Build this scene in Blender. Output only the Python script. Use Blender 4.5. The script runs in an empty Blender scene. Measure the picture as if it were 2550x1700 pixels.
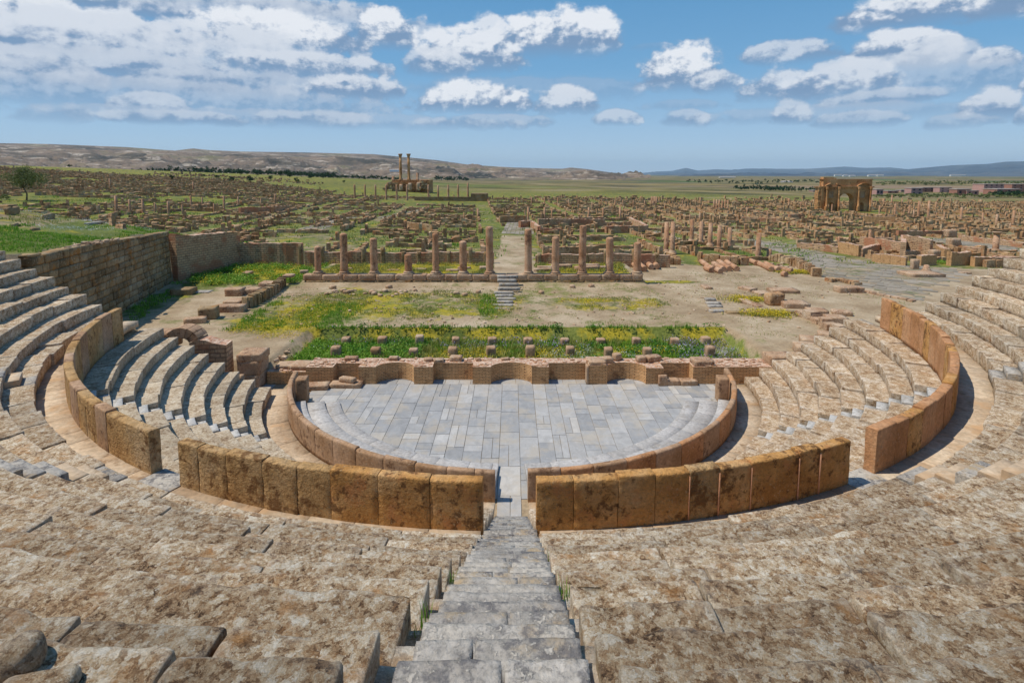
import bpy, math, random
import numpy as np
from mathutils import Matrix, Vector

random.seed(7)
RS = np.random.RandomState(11)
scene = bpy.context.scene
COL = scene.collection
PI = math.pi

# ------------------------------------------------------------------ survey
# The camera stands on the upper rows of the theatre. Every position below was
# surveyed once from it onto the real ground planes: F, CY are its focal length and
# principal row in the photograph's own pixels (2550 x 1700).
F, CY, TH, HC, YC = 1378.0, 581.0, 0.10626, 11.914, 31.178
CT, ST = math.cos(TH), math.sin(TH)

def ray(u, v):
    dv = (v - CY) / F
    return (u - 1275.0) / F, CT - dv * ST, -(ST + dv * CT)

def W(u, v, z=0.0):
    dx, dy, dz = ray(u, v)
    t = (z - HC) / dz
    return t * dx, t * dy - YC

def WY(u, v, Y):
    dx, dy, dz = ray(u, v)
    t = (Y + YC) / dy
    return t * dx, HC + t * dz

def G(u, v, d0=12.0):
    """where the sight line of a surveyed point first meets the ground"""
    dx, dy, dz = ray(u, v)
    if u > 2280:
        d0 = max(d0, 36.0)
    d = np.geomspace(d0, 9000, 2600)
    x, y, z = d * dx / dy, d - YC, HC + d * dz / dy
    g = terrain(x, y)
    k = np.nonzero(z < g)[0]
    i = int(k[0]) if len(k) else len(d) - 1
    if i == 0:
        return float(x[0]), float(y[0]), float(g[0])
    a, b = z[i - 1] - g[i - 1], z[i] - g[i]
    t = a / (a - b) if a != b else 0.0
    yy = y[i - 1] + (y[i] - y[i - 1]) * t
    xx = (yy + YC) * dx / dy
    return float(xx), float(yy), tz(xx, yy)

def tz(x, y):
    return float(terrain(np.array([float(x)]), np.array([float(y)]))[0])

# ------------------------------------------------------------------ noise
def _h(ix, iy, iz, s):
    n = (ix * 73856093) ^ (iy * 19349663) ^ (iz * 83492791) ^ (s * 2654435)
    n = (n ^ (n >> 13)) * 1274126177
    n = n & 0x7fffffff
    n = (n ^ (n >> 16)) & 0xffffff
    return n / 8388608.0 - 1.0

def vnoise(P, s=0):
    P = np.asarray(P, float)
    I = np.floor(P).astype(np.int64)
    f = P - I
    f = f * f * f * (f * (f * 6 - 15) + 10)
    x, y, z = I[:, 0], I[:, 1], I[:, 2]
    fx, fy, fz = f[:, 0], f[:, 1], f[:, 2]
    def L(a, b, t):
        return a + (b - a) * t
    c = [[[_h(x + i, y + j, z + k, s) for k in (0, 1)] for j in (0, 1)] for i in (0, 1)]
    return L(L(L(c[0][0][0], c[1][0][0], fx), L(c[0][1][0], c[1][1][0], fx), fy),
             L(L(c[0][0][1], c[1][0][1], fx), L(c[0][1][1], c[1][1][1], fx), fy), fz)

def fbm(P, o=4, s=0, gain=0.5):
    P = np.asarray(P, float)
    a, t, n = 1.0, 0.0, 0.0
    for i in range(o):
        t = t + a * vnoise(P * (2.03 ** i) + 17.1 * i, s + i)
        n += a
        a *= gain
    return t / n

def fbm2(X, Y, sc, o=4, s=0):
    P = np.stack([np.ravel(X) * sc, np.ravel(Y) * sc, np.zeros(np.size(X)) + 0.37], 1)
    return fbm(P, o, s).reshape(np.shape(X))

def sstep(a, b, x):
    t = np.clip((x - a) / (b - a), 0, 1)
    return t * t * (3 - 2 * t)

# ------------------------------------------------------------------ mesh builder
class MB:
    def __init__(s):
        s.v, s.l, s.c, s.sm, s.n = [], [], [], [], 0

    def add(s, V, Fc, smooth=False):
        V = np.asarray(V, float).reshape(-1, 3)
        Fc = np.asarray(Fc, np.int64)
        if Fc.ndim == 1:
            Fc = Fc[None, :]
        s.v.append(V)
        s.l.append((Fc + s.n).ravel())
        s.c.append(np.full(len(Fc), Fc.shape[1]))
        s.sm.append(np.full(len(Fc), smooth))
        s.n += len(V)

    def more(s, Fc, base, smooth=False):
        Fc = np.asarray(Fc, np.int64)
        if Fc.ndim == 1:
            Fc = Fc[None, :]
        s.l.append((Fc + base).ravel())
        s.c.append(np.full(len(Fc), Fc.shape[1]))
        s.sm.append(np.full(len(Fc), smooth))

    def mesh(s, name, mat):
        me = bpy.data.meshes.new(name)
        V = np.concatenate(s.v)
        Lp = np.concatenate(s.l)
        C = np.concatenate(s.c)
        me.vertices.add(len(V))
        me.vertices.foreach_set('co', V.ravel())
        me.loops.add(len(Lp))
        me.loops.foreach_set('vertex_index', Lp.astype(np.int32))
        me.polygons.add(len(C))
        st = np.concatenate([[0], np.cumsum(C)[:-1]])
        me.polygons.foreach_set('loop_start', st.astype(np.int32))
        me.polygons.foreach_set('use_smooth', np.concatenate(s.sm))
        me.update(calc_edges=True)
        me.validate()
        if mat:
            me.materials.append(mat)
        return me

    def build(s, name, mat, parent=None):
        o = bpy.data.objects.new(name, s.mesh(name, mat))
        COL.objects.link(o)
        if parent is not None:
            o.parent = parent
            o.matrix_parent_inverse = Matrix.Translation(-parent.location)
        return o

def tag(o, label=None, cat=None, group=None, kind=None):
    if label:
        o['label'] = label
    if cat:
        o['category'] = cat
    if group:
        o['group'] = group
    if kind or label:
        o['kind'] = kind or 'thing'
    return o

def thing(name, label, cat, loc, group=None):
    o = bpy.data.objects.new(name, None)
    COL.objects.link(o)
    o.location = loc
    o.empty_display_size = 0.3
    return tag(o, label, cat, group)

def copy_tree(o, loc, label=None, rz=None):
    c = o.copy()
    COL.objects.link(c)
    c.location = loc
    if rz is not None:
        c.rotation_euler[2] = rz
    if label:
        c['label'] = label
    for ch in list(o.children):
        d = ch.copy()
        COL.objects.link(d)
        d.parent = c
        for g in list(ch.children):
            e = g.copy()
            COL.objects.link(e)
            e.parent = d
    return c

_cube = {}
def cube_grid(nx, ny, nz):
    k = (nx, ny, nz)
    if k in _cube:
        return _cube[k]
    idx, V, Fc = {}, [], []
    def vid(i, j, l):
        q = (i, j, l)
        if q not in idx:
            idx[q] = len(V)
            V.append((2 * i / nx - 1, 2 * j / ny - 1, 2 * l / nz - 1))
        return idx[q]
    for i in range(nx):
        for j in range(ny):
            Fc.append([vid(i, j, nz), vid(i + 1, j, nz), vid(i + 1, j + 1, nz), vid(i, j + 1, nz)])
            Fc.append([vid(i, j, 0), vid(i, j + 1, 0), vid(i + 1, j + 1, 0), vid(i + 1, j, 0)])
    for i in range(nx):
        for l in range(nz):
            Fc.append([vid(i, 0, l), vid(i + 1, 0, l), vid(i + 1, 0, l + 1), vid(i, 0, l + 1)])
            Fc.append([vid(i, ny, l), vid(i, ny, l + 1), vid(i + 1, ny, l + 1), vid(i + 1, ny, l)])
    for j in range(ny):
        for l in range(nz):
            Fc.append([vid(0, j, l), vid(0, j, l + 1), vid(0, j + 1, l + 1), vid(0, j + 1, l)])
            Fc.append([vid(nx, j, l), vid(nx, j + 1, l), vid(nx, j + 1, l + 1), vid(nx, j, l + 1)])
    _cube[k] = (np.array(V), np.array(Fc))
    return _cube[k]

def rotz(P, a):
    c, s = math.cos(a), math.sin(a)
    Q = P.copy()
    Q[:, 0] = P[:, 0] * c - P[:, 1] * s
    Q[:, 1] = P[:, 0] * s + P[:, 1] * c
    return Q

def rblock(mb, c, size, rz=0.0, r=0.04, amp=0.02, fr=2.5, n=(4, 3, 3), seed=None, smooth=True, tilt=(0, 0), taper=0.0):
    """a weathered stone block: c = centre of its base, size = full extents"""
    seed = RS.randint(1, 9999) if seed is None else seed
    V, Fc = cube_grid(*n)
    h = np.array(size, float) / 2
    # denser near the edges
    q = np.sign(V) * (1 - (1 - np.abs(V)) ** 1.25)
    P = q * h
    rr = min(r, h.min() * 0.9)
    inner = np.clip(P, -(h - rr), h - rr)
    d = P - inner
    ln = np.linalg.norm(d, axis=1)
    d = d / np.maximum(ln, 1e-9)[:, None]
    P = inner + d * np.minimum(rr, np.maximum(ln, 0))[:, None]
    P += d * (amp * fbm(P * fr + seed * 1.37, 3, seed))[:, None]
    if taper:
        k = 1 - taper * (P[:, 2] + h[2]) / (2 * h[2])
        P[:, 0] *= k
        P[:, 1] *= k
    if tilt[0] or tilt[1]:
        P[:, 2] += P[:, 0] * tilt[0] + P[:, 1] * tilt[1]
    P = rotz(P, rz) + np.array([c[0], c[1], c[2] + h[2]])
    mb.add(P, Fc, smooth)

_BX = np.array([[-1, -1, -1], [1, -1, -1], [1, 1, -1], [-1, 1, -1], [-1, -1, 1], [1, -1, 1], [1, 1, 1], [-1, 1, 1]], float)
_BF = np.array([[4, 5, 6, 7], [0, 1, 5, 4], [1, 2, 6, 5], [2, 3, 7, 6], [3, 0, 4, 7]])
def boxes(mb, C, S, rz=None, jit=0.0, rs=RS):
    """many plain blocks at once; C = centre of base"""
    C = np.asarray(C, float).reshape(-1, 3)
    S = np.asarray(S, float).reshape(-1, 3)
    N = len(C)
    if not N:
        return
    P = _BX[None] * S[:, None, :] / 2
    P[:, :, 2] += S[:, None, 2] / 2
    if jit:
        J = rs.uniform(-1, 1, P.shape) * S[:, None, :] * jit
        J[:, :4, 2] = 0
        P = P + J
    if rz is not None:
        rz = np.broadcast_to(np.asarray(rz, float), (N,))
        c, s = np.cos(rz)[:, None], np.sin(rz)[:, None]
        x, y = P[..., 0].copy(), P[..., 1].copy()
        P[..., 0] = x * c - y * s
        P[..., 1] = x * s + y * c
    P = P + C[:, None, :]
    Fc = (_BF[None] + (np.arange(N) * 8)[:, None, None]).reshape(-1, 4)
    mb.add(P.reshape(-1, 3), Fc)

def box(mb, x0, x1, y0, y1, z0, z1):
    V = np.array([[x0, y0, z0], [x1, y0, z0], [x1, y1, z0], [x0, y1, z0], [x0, y0, z1], [x1, y0, z1], [x1, y1, z1], [x0, y1, z1]], float)
    mb.add(V, np.array([[4, 5, 6, 7], [0, 1, 5, 4], [1, 2, 6, 5], [2, 3, 7, 6], [3, 0, 4, 7], [3, 2, 1, 0]]))

def lathe(mb, c, prof, seg=16, amp=0.0, fr=2.0, seed=0, cap=True, smooth=True, lean=(0, 0)):
    prof = np.array(prof, float)
    a = np.linspace(0, 2 * PI, seg, endpoint=False)
    R = prof[:, 0][:, None] * np.ones(seg)[None]
    Z = prof[:, 1][:, None] * np.ones(seg)[None]
    A = np.broadcast_to(a[None], R.shape)
    P = np.stack([R * np.cos(A), R * np.sin(A), Z], -1).reshape(-1, 3)
    if amp:
        nn = fbm(P * fr + seed * 3.1, 3, seed)
        k = 1 + amp * nn / np.maximum(np.hypot(P[:, 0], P[:, 1]), 1e-3)
        P[:, 0] *= k
        P[:, 1] *= k
    z0 = prof[0, 1]
    P[:, 0] += (P[:, 2] - z0) * lean[0]
    P[:, 1] += (P[:, 2] - z0) * lean[1]
    P = P + np.array(c)
    m = len(prof)
    i, j = np.meshgrid(np.arange(m - 1), np.arange(seg), indexing='ij')
    j2 = (j + 1) % seg
    Fc = np.stack([i * seg + j, i * seg + j2, (i + 1) * seg + j2, (i + 1) * seg + j], -1).reshape(-1, 4)
    b = mb.n
    mb.add(P, Fc, smooth)
    if cap:
        mb.more(np.arange((m - 1) * seg, m * seg), b)

def arc_block(mb, a0, a1, prof, nu, amp=0.0, fr=2.0, seed=0, inset=0.02, smooth=True, offs=(0, 0, 0), tilt=(0, 0)):
    """a curved block: closed profile of (r, z) swept between two angles (radians), worn by noise"""
    prof = np.array(prof, float)
    cen = prof.mean(0)
    m = len(prof)
    rm = cen[0]
    e = min(inset / rm, (a1 - a0) * 0.2)
    A = np.concatenate([[a0], np.linspace(a0 + e, a1 - e, nu), [a1]])
    k = len(A)
    d = cen - prof
    dn = d / np.maximum(np.linalg.norm(d, axis=1), 1e-6)[:, None]
    R = np.repeat(prof[None, :, 0], k, 0)
    Z = np.repeat(prof[None, :, 1], k, 0)
    for q in (0, -1):
        R[q] += dn[:, 0] * inset
        Z[q] += dn[:, 1] * inset
    # outward normals of the profile
    nx = np.roll(prof, -1, 0) - np.roll(prof, 1, 0)
    nr = np.stack([nx[:, 1], -nx[:, 0]], 1)
    nr = nr / np.maximum(np.linalg.norm(nr, axis=1), 1e-6)[:, None]
    if ((nr * d).sum(1)).mean() > 0:
        nr = -nr
    if amp:
        AA = np.repeat(A[:, None], m, 1)
        P0 = np.stack([R * np.cos(AA), R * np.sin(AA), Z], -1).reshape(-1, 3)
        nz = fbm(P0 * fr + seed * 0.731, 4, seed % 977, 0.55).reshape(k, m) * amp
        R = R + nr[None, :, 0] * nz
        Z = Z + nr[None, :, 1] * nz
    AA = np.repeat(A[:, None], m, 1)
    if tilt[0] or tilt[1]:
        Z = Z + tilt[0] * (AA - (a0 + a1) / 2) * rm + tilt[1] * (R - rm)
    P = np.stack([R * np.cos(AA), R * np.sin(AA), Z], -1).reshape(-1, 3) + np.array(offs)
    i, j = np.meshgrid(np.arange(k - 1), np.arange(m), indexing='ij')
    j2 = (j + 1) % m
    Fc = np.stack([i * m + j, i * m + j2, (i + 1) * m + j2, (i + 1) * m + j], -1).reshape(-1, 4)
    b = mb.n
    mb.add(P, Fc, smooth)
    mb.more(np.arange(m - 1, -1, -1), b, False)
    mb.more(np.arange((k - 1) * m, k * m), b, False)

def tube(mb, pts, rad, seg=8, amp=0.0, seed=0):
    pts = np.array(pts, float)
    rad = np.broadcast_to(np.array(rad, float), (len(pts),))
    rings = []
    for i in range(len(pts)):
        t = pts[min(i + 1, len(pts) - 1)] - pts[max(i - 1, 0)]
        t = t / (np.linalg.norm(t) + 1e-9)
        up = np.array([0, 0, 1.0]) if abs(t[2]) < 0.9 else np.array([1.0, 0, 0])
        a = np.cross(t, up)
        a /= np.linalg.norm(a)
        b = np.cross(a, t)
        w = np.linspace(0, 2 * PI, seg, endpoint=False)
        rings.append(pts[i] + rad[i] * (np.cos(w)[:, None] * a + np.sin(w)[:, None] * b))
    P = np.concatenate(rings)
    if amp:
        P = P + (fbm(P * 3 + seed, 2, seed) * amp)[:, None] * 0.6
    m = len(pts)
    i, j = np.meshgrid(np.arange(m - 1), np.arange(seg), indexing='ij')
    j2 = (j + 1) % seg
    Fc = np.stack([i * seg + j, i * seg + j2, (i + 1) * seg + j2, (i + 1) * seg + j], -1).reshape(-1, 4)
    b = mb.n
    mb.add(P, Fc, True)
    mb.more(np.arange(seg)[::-1], b)
    mb.more(np.arange((m - 1) * seg, m * seg), b)

def prism(mb, pts, y0, y1):
    """an outline in the XZ plane (counter-clockwise seen from -Y) given a thickness along Y"""
    n = len(pts)
    V = [(x, y0, z) for x, z in pts] + [(x, y1, z) for x, z in pts]
    b = mb.n
    Fs = np.array([[i, (i + 1) % n, n + (i + 1) % n, n + i] for i in range(n)])
    mb.add(V, Fs)
    mb.more(np.arange(n), b)
    mb.more(np.arange(2 * n - 1, n - 1, -1), b)
# ------------------------------------------------------------------ materials
def s2l(*c):
    o = []
    for x in c:
        x = x / 255.0
        o.append(x / 12.92 if x <= 0.04045 else ((x + 0.055) / 1.055) ** 2.4)
    return tuple(o) + (1.0,)

class NT:
    def __init__(s, name):
        s.m = bpy.data.materials.new(name)
        s.m.use_nodes = True
        s.t = s.m.node_tree
        s.t.nodes.clear()
        s.out = s.n('ShaderNodeOutputMaterial')
        s.b = s.n('ShaderNodeBsdfPrincipled')
        s.b.inputs['Roughness'].default_value = 0.9
        s.b.inputs['Specular IOR Level'].default_value = 0.2
        s.l(s.b.outputs[0], s.out.inputs[0])
        s.geo = s.n('ShaderNodeNewGeometry')
        s.pos = s.geo.outputs['Position']

    def n(s, t):
        return s.t.nodes.new(t)

    def l(s, a, b):
        s.t.links.new(a, b)

    def set(s, inp, v):
        if hasattr(v, 'is_output') or isinstance(v, bpy.types.NodeSocket):
            s.l(v, inp)
        else:
            inp.default_value = v

    def noise(s, scale, detail=4, rough=0.55, vec=None, dist=0.0):
        k = s.n('ShaderNodeTexNoise')
        k.inputs['Scale'].default_value = scale
        k.inputs['Detail'].default_value = detail
        k.inputs['Roughness'].default_value = rough
        k.inputs['Distortion'].default_value = dist
        s.l(vec if vec is not None else s.pos, k.inputs['Vector'])
        return k.outputs['Fac']

    def vor(s, scale, vec=None, feat='F1', out='Distance', rnd=1.0):
        k = s.n('ShaderNodeTexVoronoi')
        k.feature = feat
        k.inputs['Scale'].default_value = scale
        k.inputs['Randomness'].default_value = rnd
        s.l(vec if vec is not None else s.pos, k.inputs['Vector'])
        return k.outputs[out]

    def map(s, vec, scale=(1, 1, 1), loc=(0, 0, 0), rot=(0, 0, 0)):
        k = s.n('ShaderNodeMapping')
        k.inputs['Scale'].default_value = scale
        k.inputs['Location'].default_value = loc
        k.inputs['Rotation'].default_value = rot
        s.l(vec, k.inputs['Vector'])
        return k.outputs[0]

    def ramp(s, f, stops):
        k = s.n('ShaderNodeValToRGB')
        e = k.color_ramp.elements
        while len(e) < len(stops):
            e.new(0.5)
        for q, (p, c) in zip(e, stops):
            q.position = p
            q.color = c if len(c) == 4 else tuple(c) + (1,)
        s.l(f, k.inputs[0])
        return k.outputs[0]

    def mr(s, f, a, b, c=0.0, d=1.0):
        k = s.n('ShaderNodeMapRange')
        k.clamp = True
        s.set(k.inputs[0], f)
        for i, v in enumerate((a, b, c, d)):
            s.set(k.inputs[1 + i], v)
        return k.outputs[0]

    def mth(s, op, a, b=None, c=None):
        k = s.n('ShaderNodeMath')
        k.operation = op
        s.set(k.inputs[0], a)
        if b is not None:
            s.set(k.inputs[1], b)
        if c is not None:
            s.set(k.inputs[2], c)
        return k.outputs[0]

    def mix(s, f, a, b, mode='MIX'):
        k = s.n('ShaderNodeMix')
        k.data_type = 'RGBA'
        k.blend_type = mode
        s.set(k.inputs[0], f)
        s.set(k.inputs[6], a)
        s.set(k.inputs[7], b)
        return k.outputs[2]

    def bump(s, h, dist=0.02, strength=1.0, nrm=None):
        k = s.n('ShaderNodeBump')
        k.inputs['Distance'].default_value = dist
        k.inputs['Strength'].default_value = strength
        s.l(h, k.inputs['Height'])
        if nrm is not None:
            s.l(nrm, k.inputs['Normal'])
        return k.outputs[0]

    def val(s, c, k):
        """colour times a scalar socket"""
        v = s.n('ShaderNodeVectorMath')
        v.operation = 'SCALE'
        s.set(v.inputs[0], c if isinstance(c, bpy.types.NodeSocket) else tuple(c)[:3])
        s.set(v.inputs['Scale'], k)
        return v.outputs[0]

    def attr(s, name, out='Color'):
        k = s.n('ShaderNodeAttribute')
        k.attribute_name = name
        return k.outputs[out]

def stone(name, cols, sc=1.0, spots=None, dark=None, tan=None, bumpd=0.02, island=0.12, lich=0.54, dk=0.58, bsc=9.0, joint=None):
    m = NT(name)
    base = m.ramp(m.noise(0.55 * sc, 5, 0.6), [(0.36, cols[0]), (0.5, cols[1]), (0.64, cols[2])])
    fine = m.noise(7 * sc, 6, 0.7)
    base = m.val(base, m.mr(fine, 0.3, 0.7, 0.72, 1.28))
    if island:
        base = m.val(base, m.mr(m.geo.outputs['Random Per Island'], 0, 1, 1 - island, 1 + island))
    if tan:
        k = m.mr(m.noise(1.1 * sc, 6, 0.65, m.map(m.pos, loc=(9, 4, 2))), 0.54, 0.66)
        base = m.mix(k, base, tan)
    if dark:
        big = m.noise(0.5 * sc, 3, 0.5, m.map(m.pos, loc=(31, 7, 5)))
        k = m.noise(3.2 * sc, 8, 0.68, m.map(m.pos, loc=(3, 40, 9)))
        k = m.mth('ADD', k, m.mr(big, 0.3, 0.7, -0.09, 0.09))
        base = m.mix(m.mr(k, dk - 0.04, dk + 0.05, 0, 0.8), base, dark)
    h = m.noise(bsc * sc, 8, 0.62)
    if spots:
        big = m.noise(0.7 * sc, 4, 0.6, m.map(m.pos, loc=(-13, 17, 3)))
        k = m.noise(11 * sc, 8, 0.66, m.map(m.pos, loc=(1, 2, 30)), 0.5)
        k = m.mth('ADD', k, m.mr(big, 0.3, 0.7, -0.07, 0.07))
        k = m.mr(k, lich - 0.02, lich + 0.05, 0, 0.92)
        base = m.mix(k, base, spots)
        h = m.mth('ADD', h, m.mth('MULTIPLY', k, 0.18))
    m.l(base, m.b.inputs['Base Color'])
    m.l(m.bump(h, bumpd), m.b.inputs['Normal'])
    return m.m

def lichen(name, stops, sc=1.0, shift=0.0, amt=0.85, tan=None, bumpd=0.04, island=0.1):
    """weathered limestone overgrown with patches of white, brown and black lichen"""
    m = NT(name)
    dn = m.n('ShaderNodeTexNoise')
    dn.inputs['Scale'].default_value = 16 * sc
    dn.inputs['Detail'].default_value = 5
    dn.inputs['Roughness'].default_value = 0.7
    m.l(m.pos, dn.inputs['Vector'])
    v = m.n('ShaderNodeVectorMath')
    v.operation = 'MULTIPLY_ADD'
    m.l(dn.outputs['Color'], v.inputs[0])
    v.inputs[1].default_value = (0.17 / sc,) * 3
    m.l(m.pos, v.inputs[2])
    vec = v.outputs[0]
    def cell(s):
        k = m.n('ShaderNodeSeparateColor')
        m.l(m.vor(s * sc, vec, out='Color'), k.inputs[0])
        return k.outputs[0]
    a, b, c = cell(6.0), cell(15.0), cell(40.0)
    big = m.noise(0.8 * sc, 6, 0.65, m.map(m.pos, loc=(-13, 17, 3)))
    mid = m.noise(3.0 * sc, 6, 0.65)
    t = m.mth('ADD', m.mth('MULTIPLY', a, 0.2), m.mth('MULTIPLY', b, 0.3))
    t = m.mth('ADD', t, m.mth('MULTIPLY', c, 0.28))
    t = m.mth('ADD', t, m.mr(big, 0.3, 0.7, -0.08 + shift, 0.10 + shift))
    t = m.mth('ADD', t, m.mr(mid, 0.3, 0.7, 0.02, 0.22))
    col = m.ramp(t, stops)
    if tan:
        col = m.mix(m.mr(m.noise(1.7 * sc, 7, 0.7, m.map(m.pos, loc=(9, 4, 2))), 0.55, 0.68, 0, 0.7), col, tan)
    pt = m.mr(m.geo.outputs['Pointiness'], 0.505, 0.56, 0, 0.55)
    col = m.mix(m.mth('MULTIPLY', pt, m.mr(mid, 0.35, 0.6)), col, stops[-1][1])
    col = m.val(col, m.mr(m.geo.outputs['Pointiness'], 0.42, 0.495, 0.45, 1.0))  # concave creases darkened: contact shade painted into the stone colour
    col = m.val(col, m.mr(m.noise(60 * sc, 3, 0.6), 0.3, 0.7, 0.82, 1.18))
    if island:
        col = m.val(col, m.mr(m.geo.outputs['Random Per Island'], 0, 1, 1 - island, 1 + island))
    col = m.val(col, 0.9)
    m.l(col, m.b.inputs['Base Color'])
    h = m.mth('ADD', m.mth('MULTIPLY', m.noise(7 * sc, 9, 0.68, vec), 1.0), m.mth('MULTIPLY', b, 0.10))
    h = m.mth('ADD', h, m.mth('MULTIPLY', m.noise(22 * sc, 6, 0.7), 0.28))
    m.l(m.bump(h, bumpd), m.b.inputs['Normal'])
    return m.m

M = {}
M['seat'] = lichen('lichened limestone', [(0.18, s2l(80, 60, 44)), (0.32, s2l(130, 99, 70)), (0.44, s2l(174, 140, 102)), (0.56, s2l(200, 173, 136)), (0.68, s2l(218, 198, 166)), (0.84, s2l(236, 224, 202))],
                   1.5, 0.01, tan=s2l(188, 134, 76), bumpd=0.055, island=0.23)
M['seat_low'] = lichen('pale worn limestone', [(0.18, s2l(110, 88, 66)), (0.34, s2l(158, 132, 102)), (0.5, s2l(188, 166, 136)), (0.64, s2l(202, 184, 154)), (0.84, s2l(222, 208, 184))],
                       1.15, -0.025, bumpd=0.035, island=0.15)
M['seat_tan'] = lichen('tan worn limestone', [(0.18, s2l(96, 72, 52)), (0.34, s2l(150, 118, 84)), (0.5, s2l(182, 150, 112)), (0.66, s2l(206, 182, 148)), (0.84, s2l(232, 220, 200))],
                       1.1, 0.0, tan=s2l(186, 140, 92), bumpd=0.03)
M['parapet_rough'] = stone('pitted ochre sandstone', [s2l(170, 128, 78), s2l(194, 154, 102), s2l(196, 164, 122)], 1.0,
                           dark=s2l(116, 78, 42), spots=s2l(196, 158, 104), bumpd=0.1, island=0.13, lich=0.62, dk=0.57, bsc=13)
M['parapet'] = stone('ochre sandstone', [s2l(168, 118, 62), s2l(192, 142, 82), s2l(200, 158, 106)], 1.6,
                     dark=s2l(96, 64, 36), tan=s2l(192, 134, 82), spots=s2l(204, 168, 120), bumpd=0.05, island=0.15, lich=0.62, dk=0.56, bsc=9)
M['parapet_pink'] = stone('smooth pinkish sandstone', [s2l(166, 118, 76), s2l(184, 134, 92), s2l(194, 150, 110)], 1.3,
                          dark=s2l(130, 88, 58), spots=s2l(206, 170, 134), lich=0.63, bumpd=0.035, island=0.14, dk=0.62)
M['balustrade'] = stone('brown sandstone', [s2l(156, 120, 86), s2l(172, 138, 106), s2l(182, 150, 122)], 1.2,
                        dark=s2l(104, 76, 56), spots=s2l(190, 164, 136), bumpd=0.02, island=0.06, lich=0.62, dk=0.6, bsc=10)
M['mortar'] = stone('pink mortar', [s2l(186, 130, 92), s2l(196, 140, 102), s2l(204, 150, 114)], 2, bumpd=0.01, island=0)
M['walk'] = stone('worn tan paving', [s2l(174, 148, 118), s2l(192, 168, 138), s2l(204, 184, 156)], 0.8,
                  dark=s2l(146, 116, 86), tan=s2l(190, 156, 118), bumpd=0.012, island=0.07, dk=0.62)
M['step'] = stone('worn grey limestone step', [s2l(152, 143, 131), s2l(170, 162, 150), s2l(186, 175, 158)], 1.6,
                  dark=s2l(104, 100, 98), spots=s2l(192, 182, 166), tan=s2l(176, 152, 118), bumpd=0.03, island=0.2, lich=0.57, dk=0.56, bsc=12)
M['low_step'] = stone('dusty pale stone', [s2l(164, 158, 150), s2l(176, 170, 162), s2l(186, 180, 172)], 1.0, dark=s2l(150, 140, 128), bumpd=0.008, island=0.06, dk=0.62)
M['white_step'] = stone('new white limestone step', [s2l(170, 165, 156), s2l(184, 179, 170), s2l(196, 190, 180)], 2, dark=s2l(150, 142, 130), bumpd=0.012, island=0.08)
M['ashlar'] = stone('tan ashlar', [s2l(130, 106, 72), s2l(150, 124, 88), s2l(160, 138, 106)], 0.9,
                    dark=s2l(88, 66, 42), tan=s2l(164, 116, 62), spots=s2l(184, 168, 140), bumpd=0.03, island=0.34, lich=0.6, dk=0.6, bsc=6)
M['ruin'] = stone('reddish sandstone rubble', [s2l(152, 113, 76), s2l(176, 138, 98), s2l(196, 167, 130)], 0.8,
                  dark=s2l(84, 58, 42), spots=s2l(204, 182, 150), tan=s2l(176, 116, 70), bumpd=0.04, island=0.25, lich=0.6, dk=0.6, bsc=4)
M['block'] = stone('pale sandstone block', [s2l(158, 120, 90), s2l(176, 142, 110), s2l(188, 160, 130)], 1.2,
                   dark=s2l(112, 82, 62), spots=s2l(208, 192, 168), bumpd=0.025, island=0.12, lich=0.58, dk=0.6)
M['column'] = stone('pinkish sandstone column', [s2l(164, 118, 84), s2l(182, 138, 104), s2l(196, 158, 126)], 1.1,
                    dark=s2l(110, 78, 60), spots=s2l(204, 182, 154), bumpd=0.03, island=0.08, lich=0.62, dk=0.6)
M['arch'] = stone('golden brown sandstone', [s2l(164, 112, 66), s2l(186, 136, 88), s2l(200, 158, 112)], 0.35,
                  dark=s2l(96, 62, 38), spots=s2l(200, 170, 130), bumpd=0.05, island=0.06, lich=0.62, dk=0.59, bsc=2)
M['rubble'] = stone('rubble stone', [s2l(166, 132, 100), s2l(190, 160, 128), s2l(208, 186, 158)], 1.5, dark=s2l(120, 88, 66), bumpd=0.03, island=0.25)

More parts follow.
